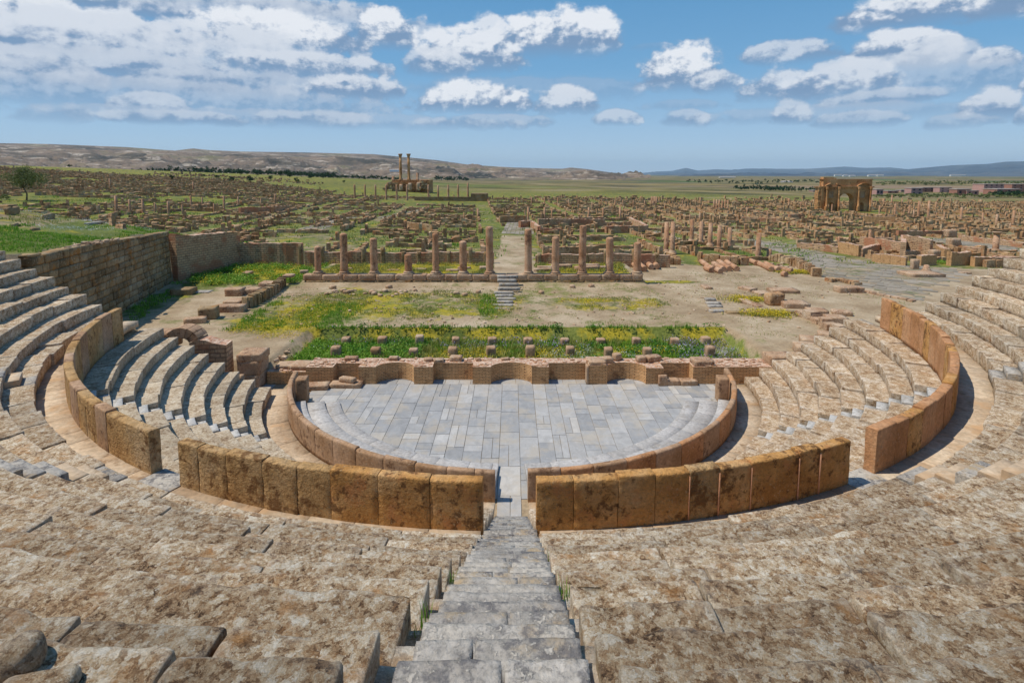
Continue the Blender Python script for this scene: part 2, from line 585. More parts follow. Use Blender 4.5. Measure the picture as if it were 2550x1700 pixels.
def bricks(name, c1, c2, mortar, bw=0.36, bh=0.085, patch=None):
    m = NT(name)
    sx = m.n('ShaderNodeSeparateXYZ')
    m.l(m.pos, sx.inputs[0])
    cx = m.n('ShaderNodeCombineXYZ')
    m.l(m.mth('ADD', sx.outputs[0], sx.outputs[1]), cx.inputs[0])
    m.l(m.mth('ADD', sx.outputs[2], m.mr(m.noise(1.3, 3), 0, 1, -0.02, 0.02)), cx.inputs[1])
    b = m.n('ShaderNodeTexBrick')
    b.inputs['Scale'].default_value = 1.0
    b.inputs['Brick Width'].default_value = bw
    b.inputs['Row Height'].default_value = bh
    b.inputs['Mortar Size'].default_value = bh * 0.16
    b.inputs['Mortar Smooth'].default_value = 0.3
    b.inputs['Bias'].default_value = 0.0
    b.inputs['Color1'].default_value = c1
    b.inputs['Color2'].default_value = c2
    b.inputs['Mortar'].default_value = mortar
    m.l(cx.outputs[0], b.inputs['Vector'])
    c = b.outputs['Color']
    c = m.val(c, m.mr(m.noise(9, 5, 0.7), 0.3, 0.7, 0.75, 1.25))
    c = m.mix(m.mr(m.noise(1.4, 6, 0.65), 0.55, 0.66, 0, 0.65), c, s2l(120, 84, 58))
    up = m.mr(m.mth('ADD', m.n('ShaderNodeValue').outputs[0], 0), 0, 1)
    nz = m.n('ShaderNodeSeparateXYZ')
    m.l(m.geo.outputs['True Normal'], nz.inputs[0])
    topc = m.mix(m.mr(m.noise(6, 5, 0.7), 0.42, 0.58), s2l(178, 128, 98), s2l(212, 188, 162))
    c = m.mix(m.mr(nz.outputs[2], 0.6, 0.8), c, topc)
    if patch:
        c = m.mix(m.mr(m.noise(0.45, 5, 0.6, m.map(m.pos, loc=(4, 4, 4))), 0.5, 0.58, 0, 0.8), c, patch)
    m.l(c, m.b.inputs['Base Color'])
    h = m.mth('ADD', m.mth('MULTIPLY', b.outputs['Fac'], -0.8), m.mth('MULTIPLY', m.noise(14, 4), 0.5))
    m.l(m.bump(h, 0.03), m.b.inputs['Normal'])
    return m.m

M['brick'] = bricks('thin roman brick', s2l(226, 180, 128), s2l(212, 162, 110), s2l(144, 110, 78))
M['brick_wall'] = bricks('weathered brick facing', s2l(208, 172, 134), s2l(190, 152, 114), s2l(154, 126, 98), 0.6, 0.24, patch=s2l(178, 118, 84))

def marble(name):
    m = NT(name)
    r = m.geo.outputs['Random Per Island']
    c = m.ramp(r, [(0.0, s2l(156, 154, 150)), (0.35, s2l(166, 164, 160)), (0.6, s2l(176, 172, 165)), (0.8, s2l(184, 180, 173)), (0.93, s2l(192, 187, 178)), (1.0, s2l(198, 189, 175))])
    v = m.noise(2.2, 7, 0.65, m.map(m.pos, scale=(1, 0.6, 1)), 1.2)
    c = m.val(c, m.mr(v, 0.3, 0.7, 0.76, 1.06))
    c = m.mix(m.mr(m.noise(0.9, 6, 0.62), 0.48, 0.62, 0, 0.55), c, s2l(182, 168, 146))
    c = m.mix(m.mr(m.noise(5, 6, 0.7), 0.6, 0.7, 0, 0.4), c, s2l(206, 206, 206))
    m.l(c, m.b.inputs['Base Color'])
    m.b.inputs['Roughness'].default_value = 0.7
    m.l(m.bump(m.noise(9, 6, 0.6), 0.006), m.b.inputs['Normal'])
    return m.m
M['marble'] = marble('blue grey orchestra marble')

def pavers(name):
    m = NT(name)
    c = m.ramp(m.geo.outputs['Random Per Island'], [(0, s2l(128, 119, 104)), (0.5, s2l(148, 137, 120)), (1, s2l(166, 152, 133))])
    c = m.val(c, m.mr(m.noise(3, 6, 0.65), 0.3, 0.7, 0.82, 1.18))
    c = m.mix(m.mr(m.noise(0.35, 5, 0.6), 0.5, 0.6, 0, 0.75), c, m.mix(m.mr(m.noise(0.9, 5, 0.6), 0.48, 0.58), s2l(152, 132, 102), s2l(104, 108, 58)))
    m.l(c, m.b.inputs['Base Color'])
    m.l(m.bump(m.noise(8, 5, 0.6), 0.02), m.b.inputs['Normal'])
    return m.m
M['pavers'] = pavers('grey street paving')

def ground_mat():
    m = NT('dry ground with grass')
    a = m.n('ShaderNodeAttribute')
    a.attribute_name = 'mask'
    sp = m.n('ShaderNodeSeparateColor')
    m.l(a.outputs['Color'], sp.inputs[0])
    veg, yel, far = sp.outputs[0], sp.outputs[1], sp.outputs[2]
    dirt = m.attr('dirt', 'Fac')
    n1 = m.noise(0.9, 9, 0.66)
    n2 = m.noise(0.16, 6, 0.6, m.map(m.pos, loc=(50, 3, 0)))
    n3 = m.noise(6, 6, 0.7)
    sand = m.ramp(m.noise(0.35, 7, 0.62), [(0.35, s2l(150, 127, 97)), (0.5, s2l(171, 149, 118)), (0.65, s2l(188, 168, 138))])
    sand = m.mix(dirt, sand, m.ramp(n3, [(0.35, s2l(112, 92, 66)), (0.65, s2l(150, 128, 96))]))
    sand = m.val(sand, m.mr(n3, 0.3, 0.7, 0.8, 1.2))
    peb = m.vor(5.5)
    sand = m.mix(m.mr(peb, 0.06, 0.12, 0.65, 0), sand, s2l(206, 192, 168))
    green = m.ramp(m.mth('ADD', m.mth('MULTIPLY', n3, 0.5), m.mth('MULTIPLY', n2, 0.5)), [(0.36, s2l(60, 72, 30)), (0.5, s2l(92, 102, 42)), (0.62, s2l(126, 130, 62))])
    k = m.mth('ADD', m.mth('MULTIPLY', n1, 0.6), m.mth('MULTIPLY', n2, 0.4))
    n4 = m.noise(0.022, 7, 0.68, m.map(m.pos, scale=(0.45, 1, 1), loc=(5, 9, 0)))
    veg2 = m.mth('ADD', veg, m.mr(n4, 0.34, 0.66, -0.3, 0.3))
    kv = m.mr(m.mth('ADD', k, m.mth('MULTIPLY', m.mix(m.mr(veg, 0.3, 0.5), veg, veg2), 0.5)), 0.62, 0.75)
    c = m.mix(kv, sand, green)
    green = m.mix(m.mr(n4, 0.52, 0.66, 0, 0.7), green, s2l(120, 112, 66))
    c = m.mix(kv, sand, green)
    ky = m.mr(m.mth('ADD', m.noise(0.5, 8, 0.68, m.map(m.pos, loc=(7, 80, 0))), m.mth('MULTIPLY', yel, 0.4)), 0.66, 0.78, 0, 0.9)
    c = m.mix(ky, c, m.ramp(n3, [(0.35, s2l(128, 118, 34)), (0.65, s2l(186, 164, 44))]))
    # the fields of the open plain
    fv = m.map(m.pos, scale=(0.0022, 0.006, 0), rot=(0, 0, 0.18))
    cell = m.n('ShaderNodeTexVoronoi')
    cell.inputs['Scale'].default_value = 1.0
    m.l(fv, cell.inputs['Vector'])
    sc = m.n('ShaderNodeSeparateColor')
    m.l(cell.outputs['Color'], sc.inputs[0])
    fld = m.ramp(sc.outputs[0], [(0.0, s2l(66, 86, 44)), (0.14, s2l(84, 118, 46)), (0.26, s2l(142, 126, 84)), (0.42, s2l(160, 134, 104)), (0.56, s2l(84, 92, 62)), (0.68, s2l(168, 142, 80)), (0.82, s2l(126, 110, 86)), (1.0, s2l(70, 76, 64))])
    fn = m.noise(0.02, 9, 0.68, m.map(m.pos, scale=(0.5, 1, 1)))
    scr = m.ramp(fn, [(0.38, s2l(72, 72, 44)), (0.46, s2l(112, 104, 62)), (0.52, s2l(150, 134, 74)), (0.6, s2l(158, 138, 110))])
    fld = m.mix(m.mr(m.noise(0.0022, 6, 0.6), 0.42, 0.52), fld, scr)
    fld = m.val(fld, m.mr(fn, 0.3, 0.7, 0.5, 0.95))
    c = m.mix(far, c, fld)
    m.l(c, m.b.inputs['Base Color'])
    m.l(m.bump(m.noise(5, 8, 0.7), 0.05), m.b.inputs['Normal'])
    return m.m
M['ground'] = ground_mat()

def hill_mat(name, stops, sc, pale, pamt=0.6):
    m = NT(name)
    v = m.map(m.pos, scale=(0.55, 1, 2.5))
    c = m.ramp(m.noise(sc, 9, 0.68, v), stops)
    c = m.mix(m.mr(m.noise(sc * 3.2, 8, 0.72, m.map(m.pos, scale=(0.35, 1.6, 7), loc=(3, 3, 3))), 0.54, 0.64, 0, pamt), c, pale)
    c = m.mix(m.mr(m.noise(sc * 14, 5, 0.7), 0.56, 0.64, 0, 0.7), c, stops[0][1])
    m.l(c, m.b.inputs['Base Color'])
    m.l(m.bump(m.noise(sc * 4, 8, 0.6), 12.0), m.b.inputs['Normal'])
    return m.m
M['hills'] = hill_mat('dry eroded hills', [(0.36, s2l(54, 54, 44)), (0.46, s2l(100, 88, 72)), (0.55, s2l(134, 114, 94)), (0.66, s2l(112, 106, 72))], 0.004, s2l(206, 190, 168), 0.8)
M['mountains'] = hill_mat('far mountains', [(0.36, s2l(58, 70, 82)), (0.5, s2l(78, 90, 100)), (0.64, s2l(98, 104, 108))], 0.0012, s2l(130, 124, 112), 0.3)  # bluish stops put part of the distance haze into the mountain colour

def leaf_mat(name, a, b, c2, trans=0.25):
    m = NT(name)
    c = m.ramp(m.geo.outputs['Random Per Island'], [(0, a), (0.5, b), (1, c2)])
    m.l(c, m.b.inputs['Base Color'])
    m.b.inputs['Roughness'].default_value = 0.6
    d = m.n('ShaderNodeBsdfTranslucent')
    m.l(c, d.inputs[0])
    x = m.n('ShaderNodeMixShader')
    x.inputs[0].default_value = trans
    m.l(m.b.outputs[0], x.inputs[1])
    m.l(d.outputs[0], x.inputs[2])
    m.l(x.outputs[0], m.out.inputs[0])
    return m.m
M['grass'] = leaf_mat('fresh grass', s2l(92, 134, 36), s2l(120, 162, 48), s2l(158, 184, 78))
M['drygrass'] = leaf_mat('mixed grass', s2l(112, 128, 52), s2l(150, 156, 74), s2l(190, 180, 112))
M['broad'] = leaf_mat('dark broad leaves', s2l(62, 108, 34), s2l(84, 136, 44), s2l(110, 156, 60))
M['yellow'] = leaf_mat('yellow flowers', s2l(196, 170, 30), s2l(216, 190, 40), s2l(226, 206, 70), 0.1)
M['purple'] = leaf_mat('violet flowers', s2l(150, 132, 176), s2l(172, 152, 194), s2l(190, 172, 206), 0.1)
M['whitefl'] = leaf_mat('white flowers', s2l(210, 212, 200), s2l(226, 226, 216), s2l(236, 234, 226), 0.1)
M['olive'] = leaf_mat('olive leaves', s2l(78, 90, 46), s2l(104, 114, 60), s2l(138, 142, 86))
M['pine'] = leaf_mat('dark evergreen leaves', s2l(30, 52, 28), s2l(44, 68, 36), s2l(60, 86, 44), 0.1)
M['bark'] = stone('grey brown bark', [s2l(92, 78, 62), s2l(112, 96, 78), s2l(126, 110, 92)], 4, bumpd=0.03, island=0)

def flat(name, c, rough=0.8, var=0.12, sc=0.6):
    m = NT(name)
    k = m.val(c, m.mr(m.noise(sc, 5, 0.6), 0.3, 0.7, 1 - var, 1 + var))
    m.l(k, m.b.inputs['Base Color'])
    m.b.inputs['Roughness'].default_value = rough
    return m.m
M['pinkwall'] = flat('pink rendered wall', s2l(184, 144, 132))
M['redwall'] = flat('brick red wall', s2l(160, 116, 98))
M['whitewall'] = flat('white rendered wall', s2l(226, 224, 218))
M['window'] = flat('dark window', s2l(58, 54, 56), 0.3)
M['roofslab'] = flat('concrete roof slab', s2l(178, 164, 150))
M['sheet'] = flat('white polythene sheeting', s2l(232, 234, 232), 0.5)
# ------------------------------------------------------------------ terrain
def plane_T(X, Y):
    D = np.hypot(X, Y)
    t = 2.0 - 0.02 * np.clip(X, -45, 260) - 0.047 * np.clip(X + 45, -340, 0) - 0.004 * (np.clip(Y, -200, 900) - 40)
    t = t + (-4.0 - t) * sstep(500, 1600, D)
    return t + 1.0 * np.exp(-((X + 360) / 170) ** 2 - ((Y - 430) / 150) ** 2)

def wall_line(Y):
    """x of the foot of the tall wall left of the stage"""
    return np.where(Y < 21.9, -31.14 - 0.245 * (Y - 14.15), -33.04 + 0.3 * (Y - 21.9))

def terrain(X, Y):
    X = np.asarray(X, float)
    Y = np.asarray(Y, float)
    T = plane_T(X, Y)
    S = np.where((X > -20) & (X < 12.7),
                 np.interp(Y, [-3, 11, 20.4, 20.9, 21.5, 29, 36], [1.2, 1.2, 1.5, 1.8, 2.1, 2.1, 2.0]),
                 np.interp(Y, [-3, 12, 30, 38], [1.2, 1.2, 1.75, 2.0]))
    S = np.where(X > 16, 1.2 + (T - 1.2) * sstep(6, 36, Y), S)
    w = sstep(29, 38, Y)
    Z = S * (1 - w) + T * w
    D = np.hypot(X, Y + YC)
    Z = Z + 0.07 * fbm2(X, Y, 0.35, 3, 3) * sstep(8, 14, Y) + 0.5 * fbm2(X, Y, 0.03, 3, 5) * sstep(38, 70, Y) + 1.6 * fbm2(X, Y, 0.006, 3, 9) * sstep(150, 400, D)
    # hill left of the tall wall
    d = wall_line(Y) - 0.5 - X
    m = 7.2 - 0.045 * (Y - 0.5) + 0.17 * np.clip(d, 0, 13) + 0.35 * fbm2(X, Y, 0.18, 4, 21)
    f = (1 - sstep(20, 44, Y)) * (1 - sstep(18, 60, d))
    Z = np.where(d > 0, Z + (m - Z) * f, Z)
    # the theatre bowl
    r = np.hypot(X, Y)
    bowl = np.interp(r, [12, 13.2, 13.3, 19.6, 19.75, 20.9, 21.0, 30.2], [-0.3, -0.3, -0.25, 3.4, 3.85, 3.85, 4.0, 9.6])
    Z = np.where((Y < -2.3) & (r < 30.4), bowl, Z)
    Z = np.where((Y < -0.1) & (X > -15.9) & (X < 16.6) & ((r < 13.2) | (Y > -2.4)), -0.03, Z)
    Z = np.where((Y > -0.1) & (Y < 1.0) & (X > -14) & (X < 14.8), -0.03, Z)
    Z = np.where((Y >= 0.7) & (Y < 6.6) & (X > -13.9) & (X < 14.8), 0.32, Z)
    return Z

def axis(lo, hi, step, far, g=1.045):
    a = list(np.arange(lo, hi + step / 2, step))
    s, x = step, hi
    while x < far:
        s *= g
        x += s
        a.append(x)
    s, x = step, lo
    b = []
    while x > -far:
        s *= g
        x -= s
        b.append(x)
    return np.array(b[::-1] + a)

def build_ground():
    xs = axis(-46, 48, 0.45, 26000)
    ys = axis(-36, 48, 0.45, 26000)
    ys = ys[ys > -400]
    X, Y = np.meshgrid(xs, ys, indexing='ij')
    Z = terrain(X, Y)
    n, k = X.shape
    i, j = np.meshgrid(np.arange(n - 1), np.arange(k - 1), indexing='ij')
    Fc = np.stack([i * k + j, (i + 1) * k + j, (i + 1) * k + j + 1, i * k + j + 1], -1).reshape(-1, 4)
    mb = MB()
    mb.add(np.stack([X, Y, Z], -1).reshape(-1, 3), Fc, True)
    o = mb.build('ground', M['ground'])
    tag(o, kind='structure')
    D = np.hypot(X, Y + YC)
    d = wall_line(Y) - 0.5 - X
    veg = np.where(Y > 32, 0.47, np.where((Y > 7.5) & (X < 13), 0.2, 0.06))
    yel = np.where(Y > 32, 0.34, 0.0)
    dirt = np.where(Y > 36, 0.45, 0.12)
    def put(mask, v, y=None, dd=None):
        nonlocal veg, yel, dirt
        veg = veg * (1 - mask) + v * mask
        if y is not None:
            yel = yel * (1 - mask) + y * mask
        if dd is not None:
            dirt = dirt * (1 - mask) + dd * mask
    def ell(cx, cy, rx, ry, soft=0.5):
        q = np.hypot((X - cx) / rx, (Y - cy) / ry)
        return 1 - sstep(1 - soft, 1 + soft, q)
    # town: greener on the left, brown streets on the right
    put(((Y > 34) & (X > 30)) * 1.0, 0.40, 0.32, 0.4)
    put(((Y > 34) & (X < -60)) * 1.0, 0.72, 0.4, 0.4)
    put(sstep(150, 260, D) * (Y > 34), 0.7, 0.42, 0.3)
    # bank below the columns
    put(ell(-10, 13.5, 9, 4.2), 0.5, 0.66, 0.2)
    put(ell(-4, 13.5, 6, 3.5), 0.44, 0.4, 0.2)
    put(ell(8, 13.5, 4.5, 2.0), 0.42, 0.5, 0.2)
    put(ell(-1.8, 12.2, 1.6, 2.5), 0.6, 0.5)
    put(ell(-17, 9, 4, 4), 0.62, 0.5)
    put(ell(-15.5, 15, 2.2, 5), 0.6, 0.5)
    # strip behind the columns
    put(((Y > 21.4) & (Y < 29) & (X > -19) & (X < 12)) * 1.0, 0.62, 0.62, 0.2)
    put(ell(0.2, 26, 2.6, 6), 0.06, 0.0, 0.0)
    put(((np.abs(X - 0.4) < 2.2) & (Y > 28) & (Y < 60)) * 1.0, 0.22, 0.1, 0.1)
    # foot of the brick wall
    put(ell(-26, 25, 6.5, 4.5), 0.85, 0.66)
    put(ell(-29.5, 17, 2.0, 9), 0.62, 0.2, 0.5)
    # patches on the right
    put(ell(15, 22, 4, 0.9), 0.5, 0.7)
    put(ell(34, 43, 12, 3), 0.66, 0.1)
    put(ell(24, 32, 4, 1.2), 0.6, 0.5)
    # hill
    hm = sstep(0.2, 1.0, d) * (1 - sstep(24, 36, Y))
    hn = fbm2(X, Y, 0.12, 3, 41)
    put(hm, np.where(d + 5 * hn < 7.5, 0.86, 0.36), np.where(d < 9, 0.25, 0.3), np.where(d < 9, 0.3, 0.9))
    # pit behind the stage wall
    put(((Y > 0.5) & (Y < 6.9) & (X > -14) & (X < 15)) * 1.0, 0.7, 0.55)
    r = np.hypot(X, Y)
    put(((Y < -2.3) & (r < 36)) * 1.0, 0.0, 0.0, 1.0)
    put(((Y < 0.5) & (r < 15)) * 1.0, 0.0, 0.0, 0.2)
    # open country
    far = sstep(300, 480, D + 120 * fbm2(X, Y, 0.004, 3, 31))
    hillside = np.exp(-((X + 340) / 260) ** 2 - ((Y - 420) / 220) ** 2)
    far = far * (1 - np.clip(hillside * 1.6, 0, 1))
    put(np.clip(hillside * 1.6, 0, 1), 0.6, 0.46, 0.4)
    col = np.stack([veg, yel, far, np.ones_like(veg)], -1).reshape(-1, 4).astype(np.float32)
    a = o.data.color_attributes.new('mask', 'FLOAT_COLOR', 'POINT')
    a.data.foreach_set('color', col.ravel())
    b = o.data.attributes.new('dirt', 'FLOAT', 'POINT')
    b.data.foreach_set('value', dirt.ravel().astype(np.float32))
build_ground()

def ridge(name, mat, crest, d0, d1, az0, az1, na, nr, amp, seed, base=-6.0, pw=1.25, sc=0.004):
    """a range of hills: crest = (u, v) of its skyline, foot at distance d0, top at d1"""
    az = np.radians(np.linspace(az0, az1, na))
    u = 1275 + F * np.tan(az)
    cu, cv = np.array(crest).T
    v = np.interp(u, cu, cv)
    t = np.concatenate([np.linspace(0, 1, nr), [1.12, 1.35]])
    A, Tt = np.meshgrid(az, t, indexing='ij')
    Dd = d0 + (d1 - d0) * Tt
    X, Y = Dd * np.sin(A), Dd * np.cos(A) - YC
    top = (HC + d1 * np.cos(az) * (434 - v) / F)[:, None]
    s = np.clip(Tt, 0, 1)
    n = fbm2(X, Y, sc, 6, seed)
    gul = np.abs(fbm2(X, Y, sc * 2.2, 5, seed + 5))
    Z = base + (top - base) * s ** pw + amp * (n * 1.2 - gul) * np.sin(PI * s) ** 0.7
    Z = np.where(Tt > 1, top - (Tt - 1) * (top - base) * 0.8, Z)
    nn, k = X.shape
    i, j = np.meshgrid(np.arange(nn - 1), np.arange(k - 1), indexing='ij')
    Fc = np.stack([i * k + j, i * k + j + 1, (i + 1) * k + j + 1, (i + 1) * k + j], -1).reshape(-1, 4)[:, ::-1]
    mb = MB()
    mb.add(np.stack([X, Y, Z], -1).reshape(-1, 3), Fc, True)
    tag(mb.build(name, mat), kind='structure')

def dp(*pts):
    return [(x * 1.0842, y * 1.0842) for x, y in pts]
ridge('hills', M['hills'], dp((-900, 332), (0, 338), (80, 341), (230, 345), (400, 349), (600, 359), (760, 362), (1000, 372), (1150, 386), (1300, 398), (1420, 404), (1600, 406)),
      1500, 3000, -56, 14, 420, 46, 60, 3)
ridge('hills', M['hills'], dp((-900, 328), (0, 330), (120, 332), (300, 339), (380, 345), (410, 347), (450, 342), (490, 346), (560, 349), (700, 351), (860, 355), (1000, 368), (1080, 379), (1180, 385), (1290, 388), (1310, 385), (1350, 389), (1440, 402), (1500, 406)),
      3000, 4600, -58, 12, 360, 26, 40, 8, sc=0.003)
ridge('mountains', M['mountains'], dp((1300, 404), (1455, 399), (1510, 394), (1540, 393), (1573, 386), (1600, 392), (1640, 389), (1690, 391), (1760, 388), (1850, 388), (1935, 383), (1980, 386), (2040, 385), (2100, 391), (2400, 393)),
      12000, 17000, 8, 48, 360, 24, 160, 13, sc=0.0006, pw=1.0)
ridge('mountains', M['mountains'], dp((1900, 402), (2040, 393), (2100, 387), (2180, 380), (2260, 377), (2300, 372), (2352, 371), (2420, 375), (2700, 378)),
      8500, 12000, 30, 52, 240, 24, 120, 23, sc=0.0008)
ridge('mountains', M['mountains'], dp((1500, 403), (1560, 398), (1700, 400), (1800, 403), (2000, 402), (2120, 396), (2300, 388), (2400, 385), (2700, 388)),
      5200, 8000, 12, 52, 300, 24, 90, 33, sc=0.001)
# ------------------------------------------------------------------ the theatre
rad = math.radians

def cam_dist(x, y, z):
    return math.sqrt(x * x + (y + YC) ** 2 + (z - HC) ** 2)

def seat_prof(r, z, depth, rise, sp, rnd):
    h = rise + 0.10
    k = max(2, int(h / sp))
    t = max(3, int(depth / sp))
    e = rnd
    pts = [(r + 0.015, z - h)]
    for q in np.linspace(0, 1, k + 1)[1:]:
        pts.append((r + 0.015 * (1 - q), z - h + (h - e) * q))
    for a in (30, 60):
        pts.append((r + e - e * math.cos(rad(a)), z - e + e * math.sin(rad(a))))
    for q in np.linspace(0, 1, t + 1):
        pts.append((r + e + (depth - e) * q, z - 0.012 * math.sin(PI * q)))
    pts.append((r + depth, z - h))
    return pts

def seat_row(name, parent, r, z, tread, rise, a0, a1, mat, rough=1.0, seed=0, lmin=1.1, lmax=2.3):
    """one row of seat stones between two angles in degrees"""
    rs = np.random.RandomState(seed)
    mb = MB()
    A, B = rad(a0), rad(a1)
    a = A
    while a < B - 1e-4:
        L = rs.uniform(lmin, lmax) / (r + 0.3)
        if B - a - L < 0.55 / r:
            L = B - a
        am = a + L / 2
        x, y = (r + 0.4) * math.cos(am), (r + 0.4) * math.sin(am)
        dc = cam_dist(x, y, z)
        sp = min(max(0.011 * dc, 0.042), 0.24)
        near = max(0.0, min(1.0, (12 - dc) / 8))
        rnd = rs.uniform(0.018, 0.036)
        gap = rs.choice([0.003, 0.006, 0.010, 0.018]) * rough * (1 + 0.5 * near)
        dz, dr = rs.uniform(-0.06, 0.025) * rough, rs.uniform(-0.05, 0.05) * rough
        prof = seat_prof(r + dr, z + dz, tread + 0.16, rise, sp, rnd)
        nu = max(4, int(L * r / sp))
        arc_block(mb, a + gap / r, a + L - gap / r, prof, nu, amp=(0.026 + 0.036 * near) * rough, fr=2.7, seed=rs.randint(1, 99999), inset=0.014 + 0.006 * near, tilt=(rs.normal(0, 0.010) * rough, rs.normal(0, 0.018) * rough))
        if rs.rand() < 0.5:
            pass
        a += L
    return mb.build(name, mat, parent)

XR, XL = 0.56, -0.62
def xl_up(r):
    return -0.60 - 0.034 * max(0, r - 20.8)

# ---- lower seating
LR0, LT, LZ = 13.27, 0.79, 0.47
lower = [
    ('worn pale seat rows below the left parapet, left of the white patched steps', lambda r: -180 + math.degrees(math.asin(2.25 / r)), lambda r: -145.6, M['seat_low'], 1),
    ('pale lower seat rows between the left white steps and the central stair', lambda r: -142.5, lambda r: -90 + math.degrees(math.asin(XL / r)), M['seat_low'], 2),
    ('tan lower seat rows between the central stair and the right white steps', lambda r: -90 + math.degrees(math.asin(XR / r)), lambda r: -36.2, M['seat_tan'], 3),
    ('worn brown seat rows below the right parapet, right of the white patched steps', lambda r: -33.2, lambda r: -math.degrees(math.asin(0.5 / r)), M['seat_tan'], 4),
]
for lab, fa, fb, mat, sd in lower:
    w = thing('seating_wedge', lab, 'seating', (15 * math.cos(rad((fa(15) + fb(15)) / 2)), 15 * math.sin(rad((fa(15) + fb(15)) / 2)), 0.5), 'wedges of the lower seating')
    for k in range(1, 9):
        r = LR0 + LT * (k - 1)
        seat_row('seat_row', w, r, LZ * k, LT if k < 8 else 0.86, LZ, fa(r), fb(r), mat, 0.9 if sd < 3 else 1.25, sd * 100 + k, 1.2, 2.6)

# ---- upper seating
UR0, UT, UZ0, UZ = 20.8, 0.78, 4.8, 0.46
upper = [
    ('leftmost upper seat rows in half shade, ending against the tall stone wall', lambda r: -180 + math.degrees(math.asin(2.9 / r)), lambda r: -144.6, 20.8, 11),
    ('upper seat rows at the left edge between two narrow stairs', lambda r: -141.7, lambda r: -119.0, 20.8, 12),
    ('big lichened seat blocks in the foreground left of the central stair', lambda r: -116.0, lambda r: -90 + math.degrees(math.asin(xl_up(r) / r)), 20.8, 13),
    ('big lichened seat blocks in the foreground right of the central stair', lambda r: -90 + math.degrees(math.asin(0.53 / r)), lambda r: -64.0, 20.8, 14),
    ('upper seat rows at the right edge between two narrow stairs', lambda r: -61.0, lambda r: -35.9, 20.95, 15),
    ('rightmost upper seat rows in full sun, ending above the sandy ground', lambda r: -33.0, lambda r: -math.degrees(math.asin(2.5 / r)), 21.15, 16),
]
for lab, fa, fb, r0, sd in upper:
    am = rad((fa(24) + fb(24)) / 2)
    w = thing('seating_wedge', lab, 'seating', (21 * math.cos(am), 21 * math.sin(am), 4.3), 'wedges of the upper seating')
    for k in range(1, 13):
        r = r0 + UT * (k - 1)
        z = UZ0 + UZ * (k - 1)
        seat_row('seat_row', w, r, z, UT, UZ if k > 1 else 0.58, fa(r), fb(r), M['seat'], 1.15, sd * 100 + k, 1.0, 2.3)

# ---- stairs
def stair(label, steps, mat, loc, group):
    s = thing('stairway', label, 'stairs', loc, group)
    for V in steps:
        mb = MB()
        V(mb)
        mb.build('step', mat if not isinstance(mat, list) else mat[RS.randint(len(mat))], s)
    return s

def straight_step(x0, x1, r0, r1, z, h, sd, amp=0.012):
    def f(mb):
        rs = np.random.RandomState(sd)
        cuts = [x0, x1] if rs.rand() < 0.55 else [x0, x0 + (x1 - x0) * rs.uniform(0.35, 0.65), x1]
        for a, b in zip(cuts[:-1], cuts[1:]):
            dc = cam_dist(0, -(r0 + r1) / 2, z)
            n = max(3, int((b - a) / max(0.04, 0.012 * dc)))
            m = max(2, int((r1 - r0) / max(0.04, 0.012 * dc)))
            rblock(mb, ((a + b) / 2, -(r0 + r1) / 2, z - h + rs.uniform(-0.008, 0.008)), (b - a - 0.012, r1 - r0, h), 0, 0.014, amp, 6.0, (n, m, 4), sd + int(a * 10), tilt=(rs.uniform(-0.012, 0.012), 0))
    return f

def arc_step(a0, a1, r0, r1, z, h, sd):
    def f(mb):
        arc_block(mb, rad(a0), rad(a1), [(r0, z - h), (r0, z - 0.02), (r0 + 0.02, z), (r1, z), (r1, z - h)], 5, 0.006, 3, sd, 0.01)
    return f

st = []
for n in range(1, 26):
    r = 20.41 + 0.39 * n
    st.append(straight_step(-0.66 + 0.02 * math.sin(n * 2.1), 0.545 - 0.012 * (r - 20.8) + 0.012 * math.sin(n * 3.3), r, r + 0.46, 4.49 + 0.23 * n, 0.32, 700 + n, 0.014))
st.append(straight_step(-0.64, 0.54, 20.42, 20.84, 4.49, 0.34, 690))
cs = stair('central stair of worn grey slabs climbing towards the camera', st, M['step'], (0, -20.8, 4.3), 'stairs of the theatre')
mb = MB()
for n in range(0, 27):
    r = 20.41 + 0.39 * n
    rblock(mb, (-0.19, -(r + 0.24), 4.49 + 0.23 * n - 0.5), (1.7, 0.42, 0.36), 0, 0.03, 0.03, 3, (10, 3, 3), 640 + n)
mb.build('bedding', M['seat_tan'], cs)
st = []
for n in range(0, 17):
    r = 13.27 + 0.395 * n
    st.append(straight_step(-0.6, 0.54, r, r + 0.45, min(0.235 * (n + 1), 4.27), 0.3, 760 + n, 0.008))
st.append(straight_step(-0.62, 0.55, 19.95, 20.45, 4.285, 0.3, 790, 0.008))
stair('lower central stair of pale slabs seen between the two parapets', st, M['step'], (0, -13.3, 0), 'stairs of the theatre')
for a0, a1, lab in ((-145.5, -142.6, 'short flight of new white steps in the left lower seats'), (-36.1, -33.3, 'short flight of new white steps in the right lower seats')):
    st = []
    for n in range(0, 16):
        r = 13.27 + 0.395 * n
        st.append(arc_step(a0, a1, r, r + 0.42, 0.235 * (n + 1) - 0.01, 0.3, 800 + n))
    am = rad((a0 + a1) / 2)
    stair(lab, st, M['white_step'], (13.3 * math.cos(am), 13.3 * math.sin(am), 0), 'stairs of the theatre')
